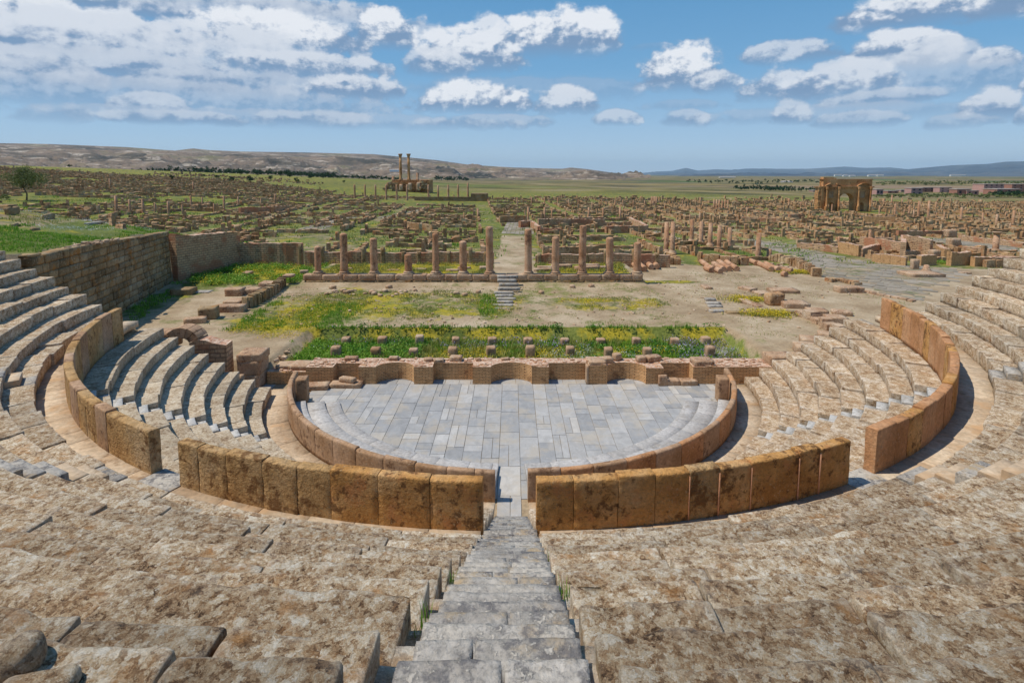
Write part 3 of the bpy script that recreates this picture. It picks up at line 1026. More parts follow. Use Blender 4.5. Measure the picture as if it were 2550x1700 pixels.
for a0, a1, r0, lab in ((-144.5, -141.8, 20.8, 'narrow upper stair with one white tread at the left edge'), (-118.9, -116.1, 20.8, 'narrow upper stair behind the left gap in the parapet'),
                        (-63.9, -61.1, 20.8, 'narrow upper stair behind the right gap in the parapet'), (-35.8, -33.1, 20.95, 'narrow upper stair at the right edge')):
    st = []
    for n in range(1, 25):
        r = r0 - 0.39 + 0.39 * n
        st.append(arc_step(a0, a1, r, r + 0.42, 4.55 + 0.23 * n, 0.32, 900 + n))
    am = rad((a0 + a1) / 2)
    stair(lab, st, [M['walk'], M['step'], M['step']], (20.8 * math.cos(am), 20.8 * math.sin(am), 4.3), 'stairs of the theatre')

# ---- walkways
def arc_floor(name, a0, a1, r0, r1, z, mat, lmin, lmax, sd, skip=()):
    rs = np.random.RandomState(sd)
    mb = MB()
    a = rad(a0)
    while a < rad(a1) - 1e-4:
        L = rs.uniform(lmin, lmax) / r0
        if rad(a1) - a - L < 0.4 / r0:
            L = rad(a1) - a
        am = math.degrees(a + L / 2)
        if not any(p <= am <= q for p, q in skip):
            dz = rs.uniform(-0.006, 0.006)
            arc_block(mb, a + 0.006 / r0, a + L - 0.006 / r0, [(r0, z - 0.3 + dz), (r0, z + dz), ((r0 + r1) / 2, z + dz), (r1, z + dz), (r1, z - 0.3 + dz)], 5, 0.004, 2, rs.randint(9999), 0.006)
        a += L
    o = mb.build(name, mat)
    return tag(o, kind='structure')
arc_floor('walkway', -172, -91.9, 19.82, 21.0, 4.27, M['walk'], 0.8, 1.7, 5)
arc_floor('walkway', -88.3, -5, 19.82, 21.4, 4.27, M['walk'], 0.8, 1.7, 6)
arc_floor('passage_floor', -174, -92.9, 12.0, 13.4, 0.0, M['walk'], 0.7, 1.5, 7)
arc_floor('passage_floor', -87.2, -4, 12.0, 13.4, 0.0, M['walk'], 0.7, 1.5, 8)
for a0, a1, lab in ((-117.4, -114.1, 'grey threshold slab in the left gap of the parapet'), (-65.4, -62.4, 'grey threshold slab in the right gap of the parapet')):
    mb = MB()
    arc_block(mb, rad(a0), rad(a1), [(19.66, 4.05), (19.66, 4.28), (19.7, 4.295), (20.86, 4.295), (20.88, 4.28), (20.88, 4.05)], 6, 0.004, 2, 5, 0.01)
    o = mb.build('threshold_slab', M['step'])
    tag(o, lab, 'paving slab', 'threshold slabs of the parapet gaps')

# ---- parapets
def para_prof(r0, r1, zb, zt, sp, e):
    m = max(2, int((zt - zb) / sp))
    pts = [(r0, zb)]
    for q in np.linspace(0, 1, m + 1)[1:]:
        pts.append((r0, zb + (zt - e - zb) * q))
    for a in (25, 50, 75):
        pts.append((r0 + e - e * math.cos(rad(a)), zt - e + e * math.sin(rad(a))))
    pts.append(((r0 + r1) / 2, zt))
    for a in (75, 50, 25):
        pts.append((r1 - e + e * math.cos(rad(a)), zt - e + e * math.sin(rad(a))))
    for q in np.linspace(1, 0, m + 1):
        pts.append((r1, zb + (zt - e - zb) * q))
    return pts

def parapet(name, label, group, angs, r0, r1, zb, zt, mats, amp, sd, part, e=0.045, gap=0.005, mort=()):
    am = rad((angs[0] + angs[-1]) / 2)
    p = thing(name, label, name, (r1 * math.cos(am), r1 * math.sin(am), zb), group)
    rs = np.random.RandomState(sd)
    for i in range(len(angs) - 1):
        a, b = rad(angs[i]), rad(angs[i + 1])
        r = (r0 + r1) / 2
        dc = cam_dist(r * math.cos(a), r * math.sin(a), zt)
        sp = min(max(0.009 * dc, 0.06), 0.2)
        mb = MB()
        dz = rs.uniform(-0.045, 0.03)
        am_ = amp[i % len(amp)] if isinstance(amp, (list, tuple)) else amp
        arc_block(mb, a + gap / r, b - gap / r, para_prof(r0 + rs.uniform(-0.008, 0.008), r1 + rs.uniform(-0.01, 0.01), zb, zt + dz, sp, e), max(4, int((b - a) * r / sp)), am_, 4.5, rs.randint(99999), 0.009, tilt=(rs.normal(0, 0.008), 0))
        mat = mats[i % len(mats)] if isinstance(mats, list) else mats
        mb.build(part, mat, p)
    for q in mort:
        mb = MB()
        a = rad(q)
        w = rs.uniform(0.01, 0.022)
        arc_block(mb, a - w / r1, a + w / r1, [(r1 - 0.1, zb + 0.02), (r1 + 0.018, zb + 0.02), (r1 + 0.018, zt - 0.13), (r1 - 0.1, zt - 0.13)], 3, 0.012, 7, int(abs(q) * 10), 0.004)
        mb.build('mortar_joint', M['mortar'], p)
    return p

def spread(a0, a1, step, sd):
    rs = np.random.RandomState(sd)
    n = max(1, round((a1 - a0) / step))
    q = np.linspace(a0, a1, n + 1)
    q[1:-1] += rs.uniform(-0.35, 0.35, n - 1) * step * 0.6
    return list(q)

PB, PT = 3.72, 5.43
parapet('parapet', 'curved parapet of pitted tan slabs on the left, taller end by the sandy corridor', 'parapets along the walkway',
        spread(-166.8, -131.0, 3.3, 3) + [-128.5, -126.1, -123.9, -117.5], 19.72, 20.0, PB, PT, [M['parapet_rough'], M['balustrade'], M['parapet_rough']], [0.012, 0.012, 0.02], 41, 'slab')
parapet('parapet', 'parapet of eight big pitted ochre slabs left of the central stair', 'parapets along the walkway',
        [-114.2, -112.2, -109.6, -106.6, -104.0, -101.6, -98.4, -95.1, -91.8], 19.72, 20.0, PB, PT,
        [M['parapet_rough'], M['parapet_rough'], M['parapet_rough'], M['parapet_rough'], M['parapet_rough'], M['parapet'], M['parapet'], M['parapet']], [0.018, 0.018, 0.02, 0.04, 0.02, 0.014, 0.012, 0.01], 42, 'slab')
parapet('parapet', 'parapet of smooth ochre slabs with pink mortar joints right of the central stair', 'parapets along the walkway',
        [-88.5, -86.2, -83.4, -81.0, -78.7, -76.6, -74.2, -70.3, -68.4, -65.3], 19.72, 20.0, PB, PT, [M['parapet'], M['parapet'], M['parapet'], M['parapet'], M['parapet_rough'], M['parapet']], [0.016, 0.024, 0.016], 43, 'slab', mort=(-78.7, -76.6, -74.2, -70.3, -68.4))
parapet('parapet', 'long curved parapet of smooth orange slabs on the right with a deep shadow outside', 'parapets along the walkway',
        [-62.3, -59.6, -57.7, -55.1, -52.2, -49.4, -46.6, -43.5, -40.6, -37.6, -34.5, -31.4, -28.6, -26.0, -23.2, -20.9, -18.8, -16.1, -13.5, -9.8, -7.0], 19.72, 20.0, PB, PT,
        [M['parapet_pink'], M['parapet_pink'], M['parapet'], M['parapet_pink']], 0.014, 44, 'slab', mort=(-26.0, -23.2, -20.9, -18.8, -16.1, -13.5))

# ---- orchestra balustrade
parapet('balustrade', 'low curved stone wall round the left half of the orchestra', 'low wall round the orchestra',
        [-171.3, -166, -161, -155.5, -149, -142, -133.5, -127, -120.5, -114, -107.5, -101.5, -96.5, -92.9], 11.87, 12.13, -0.02, 1.2, M['balustrade'], 0.01, 51, 'slab', 0.09, 0.012)
parapet('balustrade', 'low curved stone wall round the right half of the orchestra, its rim chipped', 'low wall round the orchestra',
        [-87.3, -81.5, -75.5, -69, -62.5, -55.8, -48.6, -41.5, -34.5, -28, -21.5, -15.5, -10.5, -6.2], 11.87, 12.13, -0.02, 1.2, [M['balustrade'], M['parapet_pink']], 0.01, 52, 'slab', 0.09, 0.012)

# ---- three low steps inside it
for lab, a0, a1, sd in (('three low curved honour steps at the left of the orchestra, partly shaded', -159.5, -93.2, 61), ('three low curved honour steps at the right of the orchestra, dusty', -87.0, -19.5, 62)):
    am = rad((a0 + a1) / 2)
    w = thing('low_steps', lab, 'steps', (10.5 * math.cos(am), 10.5 * math.sin(am), 0), 'low steps round the orchestra')
    for r0, r1, z in ((11.25, 11.9, 0.42), (10.35, 11.28, 0.28), (9.6, 10.38, 0.14)):
        mb = MB()
        rs = np.random.RandomState(sd + int(r0))
        a = rad(a0)
        while a < rad(a1) - 1e-3:
            L = min(rs.uniform(0.9, 1.7) / r0, rad(a1) - a)
            arc_block(mb, a + 0.004 / r0, a + L - 0.004 / r0, [(r0, -0.02), (r0, z - 0.03), (r0 + 0.03, z), (r1, z), (r1, -0.02)], 5, 0.004, 3, rs.randint(9999), 0.006)
            a += L
        mb.build('step', M['low_step'], w)

# ---- orchestra paving
def orchestra():
    rs = np.random.RandomState(77)
    xs = [-12.0, -11.1, -10.2, -9.3, -8.38, -7.52, -6.53, -5.85, -4.99, -4.22, -3.52, -2.88, -2.11, -1.3, -0.55, 0.34, 1.18, 1.86, 2.5, 3.2, 3.9, 4.6, 5.4, 6.2, 7.0, 7.9, 8.8, 9.7, 10.6, 11.5, 12.2]
    mb = MB()
    C, S = [], []
    for a, b in zip(xs[:-1], xs[1:]):
        xm = (a + b) / 2
        y1 = -0.62
        lim = -13.3 if -0.6 < xm < 0.6 else -math.sqrt(max(11.95 ** 2 - max(abs(a), abs(b)) ** 2, 0.5))
        y = y1
        while y > lim:
            L = min(rs.choice([0.55, 0.9, 1.3, 1.7, 2.0]) * rs.uniform(0.85, 1.15), max(0.12, y - lim))
            if rs.rand() < 0.12:
                h = (b - a) * rs.uniform(0.4, 0.6)
                C += [(a + h / 2, y - L / 2, -0.12), (a + h + (b - a - h) / 2, y - L / 2, -0.12)]
                S += [(h - 0.02, L - 0.02, 0.12), (b - a - h - 0.02, L - 0.02, 0.12)]
            else:
                C.append((xm, y - L / 2, -0.12))
                S.append((b - a - 0.02, L - 0.02, 0.12))
            y -= L
    C, S = np.array(C), np.array(S)
    C[:, 2] += rs.uniform(-0.006, 0.004, len(C))
    boxes(mb, C, S, rs.uniform(-0.008, 0.008, len(C)))
    # irregular row along the stage front and both side passages
    C, S = [], []
    x = -13.8
    while x < 14.4:
        L = rs.uniform(0.5, 1.2)
        C.append((x + L / 2, -0.31, -0.13))
        S.append((L - 0.025, 0.58, 0.12))
        C.append((x + L / 2, 0.29, -0.13))
        S.append((L - 0.025, 0.58, 0.12))
        x += L
    for sx in (-1, 1):
        for x in np.arange(12.25, 14.4, 0.62):
            y = -0.62
            while y > -3.2:
                L = rs.uniform(0.5, 1.0)
                if math.hypot(x, y - L) > 13.45:
                    C.append((sx * (x + 0.3), y - L / 2, -0.14))
                    S.append((0.6, L - 0.02, 0.12))
                y -= L
    boxes(mb, C, S, rs.uniform(-0.03, 0.03, len(C)))
    o = mb.build('orchestra_floor', M['marble'])
    tag(o, kind='structure')
orchestra()

# ---- pedestals at the ends of the balustrade
for x, y, lab, rz in ((-10.86, -3.5, 'upright grey stone pedestal inside the left end of the orchestra wall', 0.15), (10.93, -3.4, 'upright brown stone pedestal inside the right end of the orchestra wall', -0.1)):
    p = thing('pedestal', lab, 'pedestal', (x, y, 0), 'pedestals at the ends of the orchestra wall')
    mb = MB()
    rblock(mb, (x, y, 0.16), (0.55, 0.66, 1.32), rz, 0.05, 0.012, 3, (6, 6, 10), 33)
    mb.build('shaft', M['balustrade'], p)
    mb = MB()
    rblock(mb, (x, y, 0.0), (0.8, 0.95, 0.2), rz, 0.04, 0.012, 3, (5, 5, 3), 34)
    mb.build('plinth', M['step'], p)
# ------------------------------------------------------------------ stage wall
def vprism(mb, pts, z0, z1):
    """plan outline (counter-clockwise from above) raised between two heights"""
    n = len(pts)
    V = [(x, y, z0) for x, y in pts] + [(x, y, z1) for x, y in pts]
    b = mb.n
    mb.add(V, np.array([[i, (i + 1) % n, n + (i + 1) % n, n + i] for i in range(n)]))
    mb.more(np.arange(n, 2 * n), b)

def rough_top(mb, x0, x1, y0, y1, z, sd, dens=9, h=0.07):
    rs = np.random.RandomState(sd)
    n = int((x1 - x0) * (y1 - y0) * dens) + 2
    C = np.stack([rs.uniform(x0 + 0.1, x1 - 0.1, n), rs.uniform(y0 + 0.08, y1 - 0.08, n), np.full(n, z - 0.03)], 1)
    S = np.stack([rs.uniform(0.12, 0.34, n), rs.uniform(0.1, 0.24, n), rs.uniform(0.035, 0.03 + h, n)], 1)
    boxes(mb, C, S, rs.uniform(-0.3, 0.3, n), 0.12, rs)

def stage_wall():
    w = thing('stage_wall', 'low brick stage front with curved and square niches behind the marble floor', 'wall', (0, 0, 0))
    YB, YR, ZT = 0.9, 0.08, 1.02
    def seg(name, x0, x1, yf, zt, sd):
        mb = MB()
        vprism(mb, [(x0, yf), (x1, yf), (x1, YB), (x0, YB)], -0.05, zt)
        rough_top(mb, x0, x1, yf, YB, zt, sd)
        mb.build(name, M['brick'], w)
    for x0, x1, zt in ((-11.76, -10.21, 1.0), (-8.76, -7.75, 1.02), (-5.6, -4.53, 1.02), (-2.25, -1.2, 1.02), (1.13, 2.1, 1.02), (4.38, 5.43, 1.1), (7.65, 8.65, 0.95)):
        seg('pier', x0 + 0.003, x1 - 0.003, -0.65, zt, int(x0 * 10) % 97)
    for x0, x1, zt in ((-10.21, -8.76, 0.98), (-4.53, -2.25, 1.0), (2.1, 4.38, 1.0), (8.65, 10.34, 1.0)):
        seg('recess_panel', x0, x1, YR, zt, int(x0 * 13) % 97)
    seg('end_block', -14.0, -11.763, -0.62, 0.72, 5)
    seg('end_block', 10.343, 14.85, -0.6, 1.0, 6)
    for x0, x1, zt in ((-7.75, -5.6, 1.0), (-1.2, 1.13, 1.0), (5.43, 7.65, 1.0)):
        mb = MB()
        c, h = (x0 + x1) / 2, (x1 - x0) / 2
        arc = [(c + h * math.cos(t), -0.6 + 0.78 * math.sin(t)) for t in np.linspace(0, PI, 19)]
        n = len(arc)
        # inner curved face, then top as a strip to the back wall line
        V = [(x, y, -0.05) for x, y in arc] + [(x, y, zt) for x, y in arc] + [(x, YB, zt) for x, y in arc] + [(x, YB, -0.05) for x, y in arc]
        Fs = []
        for i in range(n - 1):
            Fs += [[i, i + 1, n + i + 1, n + i], [n + i, n + i + 1, 2 * n + i + 1, 2 * n + i], [2 * n + i, 2 * n + i + 1, 3 * n + i + 1, 3 * n + i]]
        mb.add(V, np.array(Fs))
        rough_top(mb, x0, x1, 0.35, YB, zt, int(c * 7) % 91)
        mb.build('curved_niche', M['brick'], w)
    # jamb stones of the piers that keep them
    mb = MB()
    rblock(mb, (4.3, -0.45, 0), (0.14, 0.5, 1.06), 0, 0.02, 0.008, 3, (3, 4, 6), 3)
    mb.build('jamb_stone', M['block'], w)
stage_wall()

_blk = {'n': 0}
def block(name, label, cat, c, size, rz=0.0, mat='block', amp=0.022, r=0.025, n=(5, 4, 4), group=None, tilt=(0, 0), taper=0):
    _blk['n'] += 1
    mb = MB()
    rblock(mb, c, size, rz, r, amp, 2.6, n, 500 + _blk['n'], True, tilt, taper)
    o = mb.build(name, M[mat])
    return tag(o, label, cat, group)

LS = 'loose stones on the stage front'
for x, y, sx, sy, sz, rz, lab in (
        (-13.2, 0.2, 1.0, 0.9, 0.2, 0.1, 'flat stone slab lying on the low left end of the stage front'),
        (-12.25, 0.1, 1.15, 1.1, 0.24, -0.06, 'big flat grey slab on the left end of the stage front'),
        (-4.9, 0.35, 0.5, 0.4, 0.2, 0.3, 'small reddish stone on the stage front beside the left niche'),
        (-4.3, 0.3, 0.6, 0.45, 0.18, 0.1, 'flat stone on the stage front right of the left niche'),
        (-3.3, 0.5, 0.7, 0.5, 0.28, -0.1, 'pale block on the stage front above the left square recess'),
        (-2.0, 0.45, 0.3, 0.3, 0.16, 0.4, 'little stone on the stage front near its middle'),
        (5.55, 0.2, 0.62, 0.5, 0.3, 0.25, 'grey block on the stage front left of the right niche'),
        (6.2, 0.6, 0.45, 0.4, 0.4, 0.5, 'upright rough stone behind the right niche'),
        (7.55, 0.3, 0.5, 0.45, 0.34, 0.2, 'squarish stone on the right rim of the right niche'),
        (8.3, 0.5, 0.95, 0.5, 0.3, 0.35, 'long pale stone on the stage front right of the right niche'),
        (-7.0, 0.6, 0.55, 0.4, 0.2, 0.0, 'flat stone behind the left niche'),
        (-9.5, 0.6, 0.75, 0.45, 0.2, 0.05, 'grey slab on the back of the left stage recess'),
        (-0.4, 0.62, 0.5, 0.3, 0.12, 0.2, 'thin slab behind the middle niche')):
    block('loose_stone', lab, 'stone', (x, y, (0.74 if x < -11.8 else 1.0)), (sx, sy, sz), rz, 'block', 0.02, 0.03, (4, 4, 3), LS)
block('cap_slab', 'square pale slab capping a pier left of the right niche', 'slab', (4.9, -0.2, 1.12), (0.98, 0.86, 0.16), 0, 'block', 0.01, 0.02)
block('cap_slab', 'square grey block on the right end of the stage front', 'slab', (11.0, -0.1, 1.0), (1.15, 0.9, 0.3), 0.02, 'block', 0.012, 0.03)
for x, y, sx, sy, sz, rz, lab in (
        (-10.9, -1.25, 1.25, 0.75, 0.26, 0.1, 'flat paving slab leaning by the left stage pier'),
        (-9.35, -0.95, 1.75, 0.7, 0.24, -0.02, 'long low slab at the foot of the left stage recess'),
        (9.05, -0.62, 0.98, 0.55, 0.3, 0.0, 'pale block at the foot of the right stage recess, left of a pair'),
        (10.05, -0.64, 0.98, 0.55, 0.28, 0.03, 'pale block at the foot of the right stage recess, right of a pair'),
        (-15.2, -1.9, 1.0, 0.35, 1.0, 0.12, 'broken upright slab left of the stage front'),
        (8.55, -0.86, 0.5, 0.2, 0.62, 0.1, 'small leaning slab in front of a right stage pier')):
    block('stone_slab', lab, 'slab', (x, y, 0.0), (sx, sy, sz), rz, 'block', 0.015, 0.03)
block('carved_fragment', 'carved moulding fragment lying on the slab by the left recess', 'carved stone', (-9.3, -0.9, 0.25), (0.95, 0.42, 0.26), -0.35, 'block', 0.03, 0.05)

# ---- rows of stumps in the grass behind the stage front
SG1, SG2 = 'front row of stone stumps in the grass', 'back row of stone stumps in the grass'
for i, x in enumerate((-11.19, -8.65, -6.26, -3.77, -1.33, 1.16, 3.7, 6.12, 8.59, 12.6)):
    block('stone_stump', 'square weathered stone stump in the front row in the tall grass', 'stump', (x, 3.0 + RS.uniform(-0.06, 0.06), 0.2),
          (RS.uniform(0.5, 0.62), RS.uniform(0.48, 0.58), RS.uniform(0.72, 0.95)), RS.uniform(-0.1, 0.1), 'balustrade', 0.03, 0.08, (5, 5, 5), SG1)
for i, x in enumerate((-11.3, -8.83, -6.29, -3.83, -1.34, 1.08, 3.59, 6.05, 8.48, 11.07, 13.2)):
    block('stone_stump', 'pale stone stump in the back row, half hidden by grass', 'stump', (x, 5.52 + RS.uniform(-0.06, 0.06), 0.2),
          (RS.uniform(0.5, 0.62), RS.uniform(0.48, 0.56), RS.uniform(0.6, 0.86)), RS.uniform(-0.1, 0.1), 'block', 0.03, 0.08, (5, 5, 5), SG2)

# ---- portico wall and its columns
def portico():
    w = thing('portico_wall', 'long low wall of two stone courses carrying the row of columns', 'wall', (-3, 20.8, 1.4))
    rs = np.random.RandomState(4)
    mb = MB()
    x = -19.6
    while x < 12.55:
        L = min(rs.uniform(1.0, 1.9), 12.6 - x)
        rblock(mb, (x + L / 2, 21.15, 1.2), (L - 0.012, 0.9, 0.66 + rs.uniform(-0.01, 0.01)), 0, 0.03, 0.02, 2, (5, 3, 4), rs.randint(999))
        x += L
    mb.build('lower_course', M['ashlar'], w)
    mb = MB()
    x = -19.9
    while x < 12.4:
        L = min(rs.uniform(1.0, 2.2), 12.45 - x)
        rblock(mb, (x + L / 2, 21.2, 1.862), (L - 0.012, 1.0, 0.55 + rs.uniform(-0.02, 0.02)), 0, 0.05, 0.025, 2, (6, 4, 4), rs.randint(999))
        x += L
    mb.build('upper_course', M['block'], w)
    cols = [(-16.1, 6.24, 'tall column, first complete one on the left of the portico wall'), (-13.23, 5.79, 'second column from the left group, broken lower'),
            (-9.94, 4.24, 'short broken column stump in the left part of the row'), (-7.32, 6.24, 'slim tall column in the middle of the left group'),
            (-4.67, 5.5, 'medium broken column, second left of the central gap'), (-2.13, 6.9, 'tall column standing just left of the central gap'),
            (1.57, 6.67, 'tall column standing just right of the central gap'), (4.16, 5.9, 'medium column, second right of the central gap'),
            (6.74, 7.02, 'tallest column of the portico row, rough round top'), (9.35, 5.85, 'medium column, second from the right end of the wall'),
            (12.0, 5.38, 'medium column at the right end of the portico wall'), (-18.6, 3.95, 'slender worn column stump at the left end of the portico wall')]
    for i, (x, zt, lab) in enumerate(cols):
        zb = 2.41
        if i == 11:
            zb, zt = 2.41, 5.0
        c = thing('column', lab, 'column', (x, 21.25, zb), 'columns on the portico wall')
        rr = 0.37 if i not in (3, 11) else 0.31
        mb = MB()
        lathe(mb, (x, 21.25, zb), [(0.5, 0.0), (0.52, 0.03), (0.52, 0.1), (0.47, 0.13), (0.45, 0.16), (0.49, 0.19), (0.48, 0.24), (rr + 0.03, 0.27), (rr, 0.32)], 18, 0.015, 2, i)
        rblock(mb, (x, 21.25, zb - 0.005), (1.05, 1.0, 0.09), 0, 0.02, 0.012, 2, (3, 3, 2), i + 40)
        mb.build('base', M['block'], c)
        mb = MB()
        h = zt - zb
        pr = []
        for z in np.linspace(0.3, h, 22):
            pr.append((rr * (1.0 - 0.09 * (z / 4.6)), z))
        pr += [(rr * 0.82, h + 0.03), (rr * 0.5, h + 0.06 + 0.05 * rs.rand())]
        lathe(mb, (x, 21.25, zb), pr, 20, 0.035, 1.6, i + 5, True, True, (rs.uniform(-0.008, 0.008), rs.uniform(-0.006, 0.006)))
        mb.build('shaft', M['column'], c)
    block('moulded_stone', 'moulded column base without shaft at the left end of the portico wall', 'column base', (-23.0 + 1.6, 21.2, 2.1), (0.95, 0.95, 0.3), 0, 'block', 0.02, 0.12)
portico()

# central flight up to the portico
s = thing('stairway', 'short flight of ten worn stone treads in the grass below the columns', 'stairs', (-0.6, 12, 1.2), 'stairs of the theatre')
for i in range(10):
    t = i / 9.0
    mb = MB()
    xc = -0.62 - 0.12 * math.sin(i * 1.7) + (0.25 if i > 5 else 0)
    rblock(mb, (xc, 12.2 + 8.0 * t, 1.02 + 0.07 * i + (0.13 * max(0, i - 5))), (1.55 + 0.3 * math.sin(i * 2.3) * 0.5 + 0.3 * (i > 4), 0.42, 0.3), RS.uniform(-0.03, 0.03), 0.04, 0.02, 3, (6, 3, 3), 60 + i)
    mb.build('step', M['step'], s)

# ---- tall wall on the left
def coursed(name, label, cat, p0, p1, zb, zt0, zt1, th, mat, hmin, hmax, lmin, lmax, sd, amp=0.02, proud=0.035, side=1, group=None):
    """a wall of roughly squared blocks between two plan points; zb = foot, zt0/zt1 = top at either end"""
    rs = np.random.RandomState(sd)
    d = np.array(p1) - np.array(p0)
    L = np.linalg.norm(d)
    d /= L
    nrm = np.array([-d[1], d[0]]) * side
    rz = math.atan2(d[1], d[0])
    mb = MB()
    z = zb
    while z < max(zt0, zt1) - 0.05:
        h = rs.uniform(hmin, hmax)
        x = 0.0
        while x < L - 0.01:
            l = rs.uniform(lmin, lmax)
            if L - x - l < lmin * 0.6:
                l = L - x
            t = (x + l / 2) / L
            top = zt0 + (zt1 - zt0) * t
            if z + 0.12 < top:
                hh = min(h, top - z)
                c = np.array(p0) + d * (x + l / 2) - nrm * (th / 2 - rs.uniform(-proud, proud))
                rblock(mb, (c[0], c[1], z), (l - 0.015, th, hh - 0.012), rz, 0.03, amp, 2.2, (4, 2, 3), rs.randint(9999))
            x += l
        z += h
    o = mb.build(name, M[mat])
    return tag(o, label, cat, group)
coursed('ashlar_wall', 'tall retaining wall of tan squared stones holding back the grassy hill', 'wall', (-27.8, 0.5), (-32.98, 21.7), 1.0, 7.3, 6.44, 0.9, 'ashlar', 0.44, 0.6, 0.5, 1.2, 71, side=-1)

def brick_run(name, label, p0, p1, zb, tops, th, mat='brick_wall', sd=0):
    """a brick-faced wall with a ragged top; tops = heights along it"""
    rs = np.random.RandomState(sd)
    n = max(2, int(np.hypot(p1[0] - p0[0], p1[1] - p0[1]) / 0.35))
    t = np.linspace(0, 1, n + 1)
    z = np.interp(t, np.linspace(0, 1, len(tops)), tops) + rs.uniform(-0.05, 0.05, n + 1)
    d = np.array([p1[0] - p0[0], p1[1] - p0[1]])
    d = d / np.linalg.norm(d)
    nn = np.array([-d[1], d[0]]) * th / 2
    mb = MB()
    V, Fs = [], []
    for i in range(n + 1):
        x, y = p0[0] + (p1[0] - p0[0]) * t[i], p0[1] + (p1[1] - p0[1]) * t[i]
        j = rs.uniform(-0.02, 0.02)
        V += [(x - nn[0] + j, y - nn[1] + j, zb), (x - nn[0] + j, y - nn[1] + j, z[i]), (x + nn[0], y + nn[1], z[i]), (x + nn[0], y + nn[1], zb)]
    for i in range(n):
        a, b = 4 * i, 4 * i + 4
        Fs += [[a, b, b + 1, a + 1], [a + 1, b + 1, b + 2, a + 2], [a + 2, b + 2, b + 3, a + 3]]
    Fs += [[0, 1, 2, 3], [4 * n + 3, 4 * n + 2, 4 * n + 1, 4 * n]]
    mb.add(V, np.array(Fs))
    return mb.build(name, M[mat]) if label is None else tag(mb.build(name, M[mat]), label, 'wall')
brick_run('brick_wall', 'tall weathered brick wall with reddish patches right of the stone retaining wall', (-33.0, 22.2), (-30.6, 30.0), 1.2, [6.2, 5.8, 5.85, 5.7, 5.75, 5.1], 0.9, sd=3)

# back wall with upright stones behind the columns
def back_wall(label, x0, x1, y, zb, zt, sd, ups, grp='back walls of the portico'):
    w = thing('back_wall', label, 'wall', ((x0 + x1) / 2, y, zb), grp)
    o = brick_run('brick_panel', None, (x0, y), (x1, y), zb, list(zt + np.random.RandomState(sd).uniform(-0.12, 0.12, 8)), 0.5, 'brick_wall', sd)
    o.parent = w
    o.matrix_parent_inverse = Matrix.Translation(-w.location)
    for x in ups:
        mb = MB()
        rblock(mb, (x, y - 0.08, zb), (0.42, 0.6, zt - zb + RS.uniform(-0.1, 0.7)), 0, 0.05, 0.03, 2, (3, 3, 5), int(abs(x) * 10))
        mb.build('upright_stone', M['ashlar'], w)
back_wall('high brick back wall with a corner pier at the far left behind the columns', -30.3, -23.3, 29.9, 1.6, 4.3, 5, (-23.5,))
back_wall('brick back wall with upright stones behind the left columns', -23.0, -2.0, 29.6, 1.6, 3.35, 6, (-21.0, -18.7, -16.4, -14.3, -12.0, -10.3, -8.6, -7.0, -4.6, -2.9))
back_wall('brick back wall behind the right columns', 2.6, 17.5, 29.6, 1.5, 3.1, 7, (3.0, 5.0, 8.2, 10.4, 13.5, 16.0))

# long worked stones lying between columns and back wall
k = 0
for x, y, sx, sy, sz, rz in ((-21, 24, .8, .5, .3, .2), (-17, 25.5, .9, .5, .3, 0), (-12.2, 24.8, 1.3, .5, .25, .1), (-9.4, 25.2, 1.2, .5, .3, -.1), (-8, 26.2, .8, .5, .3, .3), (-6.0, 24.6, 1.5, .5, .3, .05), (-5, 26, 1.4, .5, .3, .1),
                             (-2.9, 25.2, .9, .7, .5, .1), (3.4, 24.6, 2.4, .55, .4, .1), (3.6, 25.6, 2.0, .5, .45, -.1), (5.2, 26.0, 2.2, .6, .55, .1), (7.7, 25.0, 2.6, .8, .55, .25), (8.2, 26.4, 2.0, .7, .55, .1), (9.6, 25.6, 1.8, .6, .45, .2)):
    k += 1
    block('fallen_stone', 'long worked stone lying in the yellow flowers behind the columns', 'stone', (x, y, 2.0), (sx, sy, sz), rz, 'block', 0.03, 0.05, (5, 4, 4), 'fallen stones behind the columns')

# ---- things set by their outline in the survey: (u0, u1, v_foot, v_front_top, v_back_top)
def surveyed(name, label, cat, u0, u1, vb, vf, vk, rz=0.0, mat='block', amp=0.022, r=0.025, group=None, sink=0.06, dmax=4.0, tilt=(0, 0)):
    x0, y0, z0 = G(u0, vb)
    x1, y1, z1 = G(u1, vb)
    zt = WY((u0 + u1) / 2, vf, y0)[1]
    h = max(0.12, zt - z0)
    yk = W((u0 + u1) / 2, vk, z0 + h)[1]
    dep = min(max(0.25, yk - y0), dmax)
    return block(name, label, cat, ((x0 + x1) / 2, y0 + dep / 2, z0 - sink), (x1 - x0, dep, h + sink), rz, mat, amp, r, (5, 5, 4), group, tilt)

def m1(x, y): return x / 2.6133, 300 + y / 2.6133
def m2(x, y): return 800 + x / 2.6133, 300 + y / 2.6133
def m3(x, y): return 1650 + x / 2.6133, 300 + y / 2.6133
def sv(fn, name, label, cat, x0, x1, yb, yf, yk, **kw):
    u0, vb = fn(x0, yb)
    u1, _ = fn(x1, yb)
    _, vf = fn(x0, yf)
    _, vk = fn(x0, yk)
    return surveyed(name, label, cat, u0, u1, vb, vf, vk, **kw)

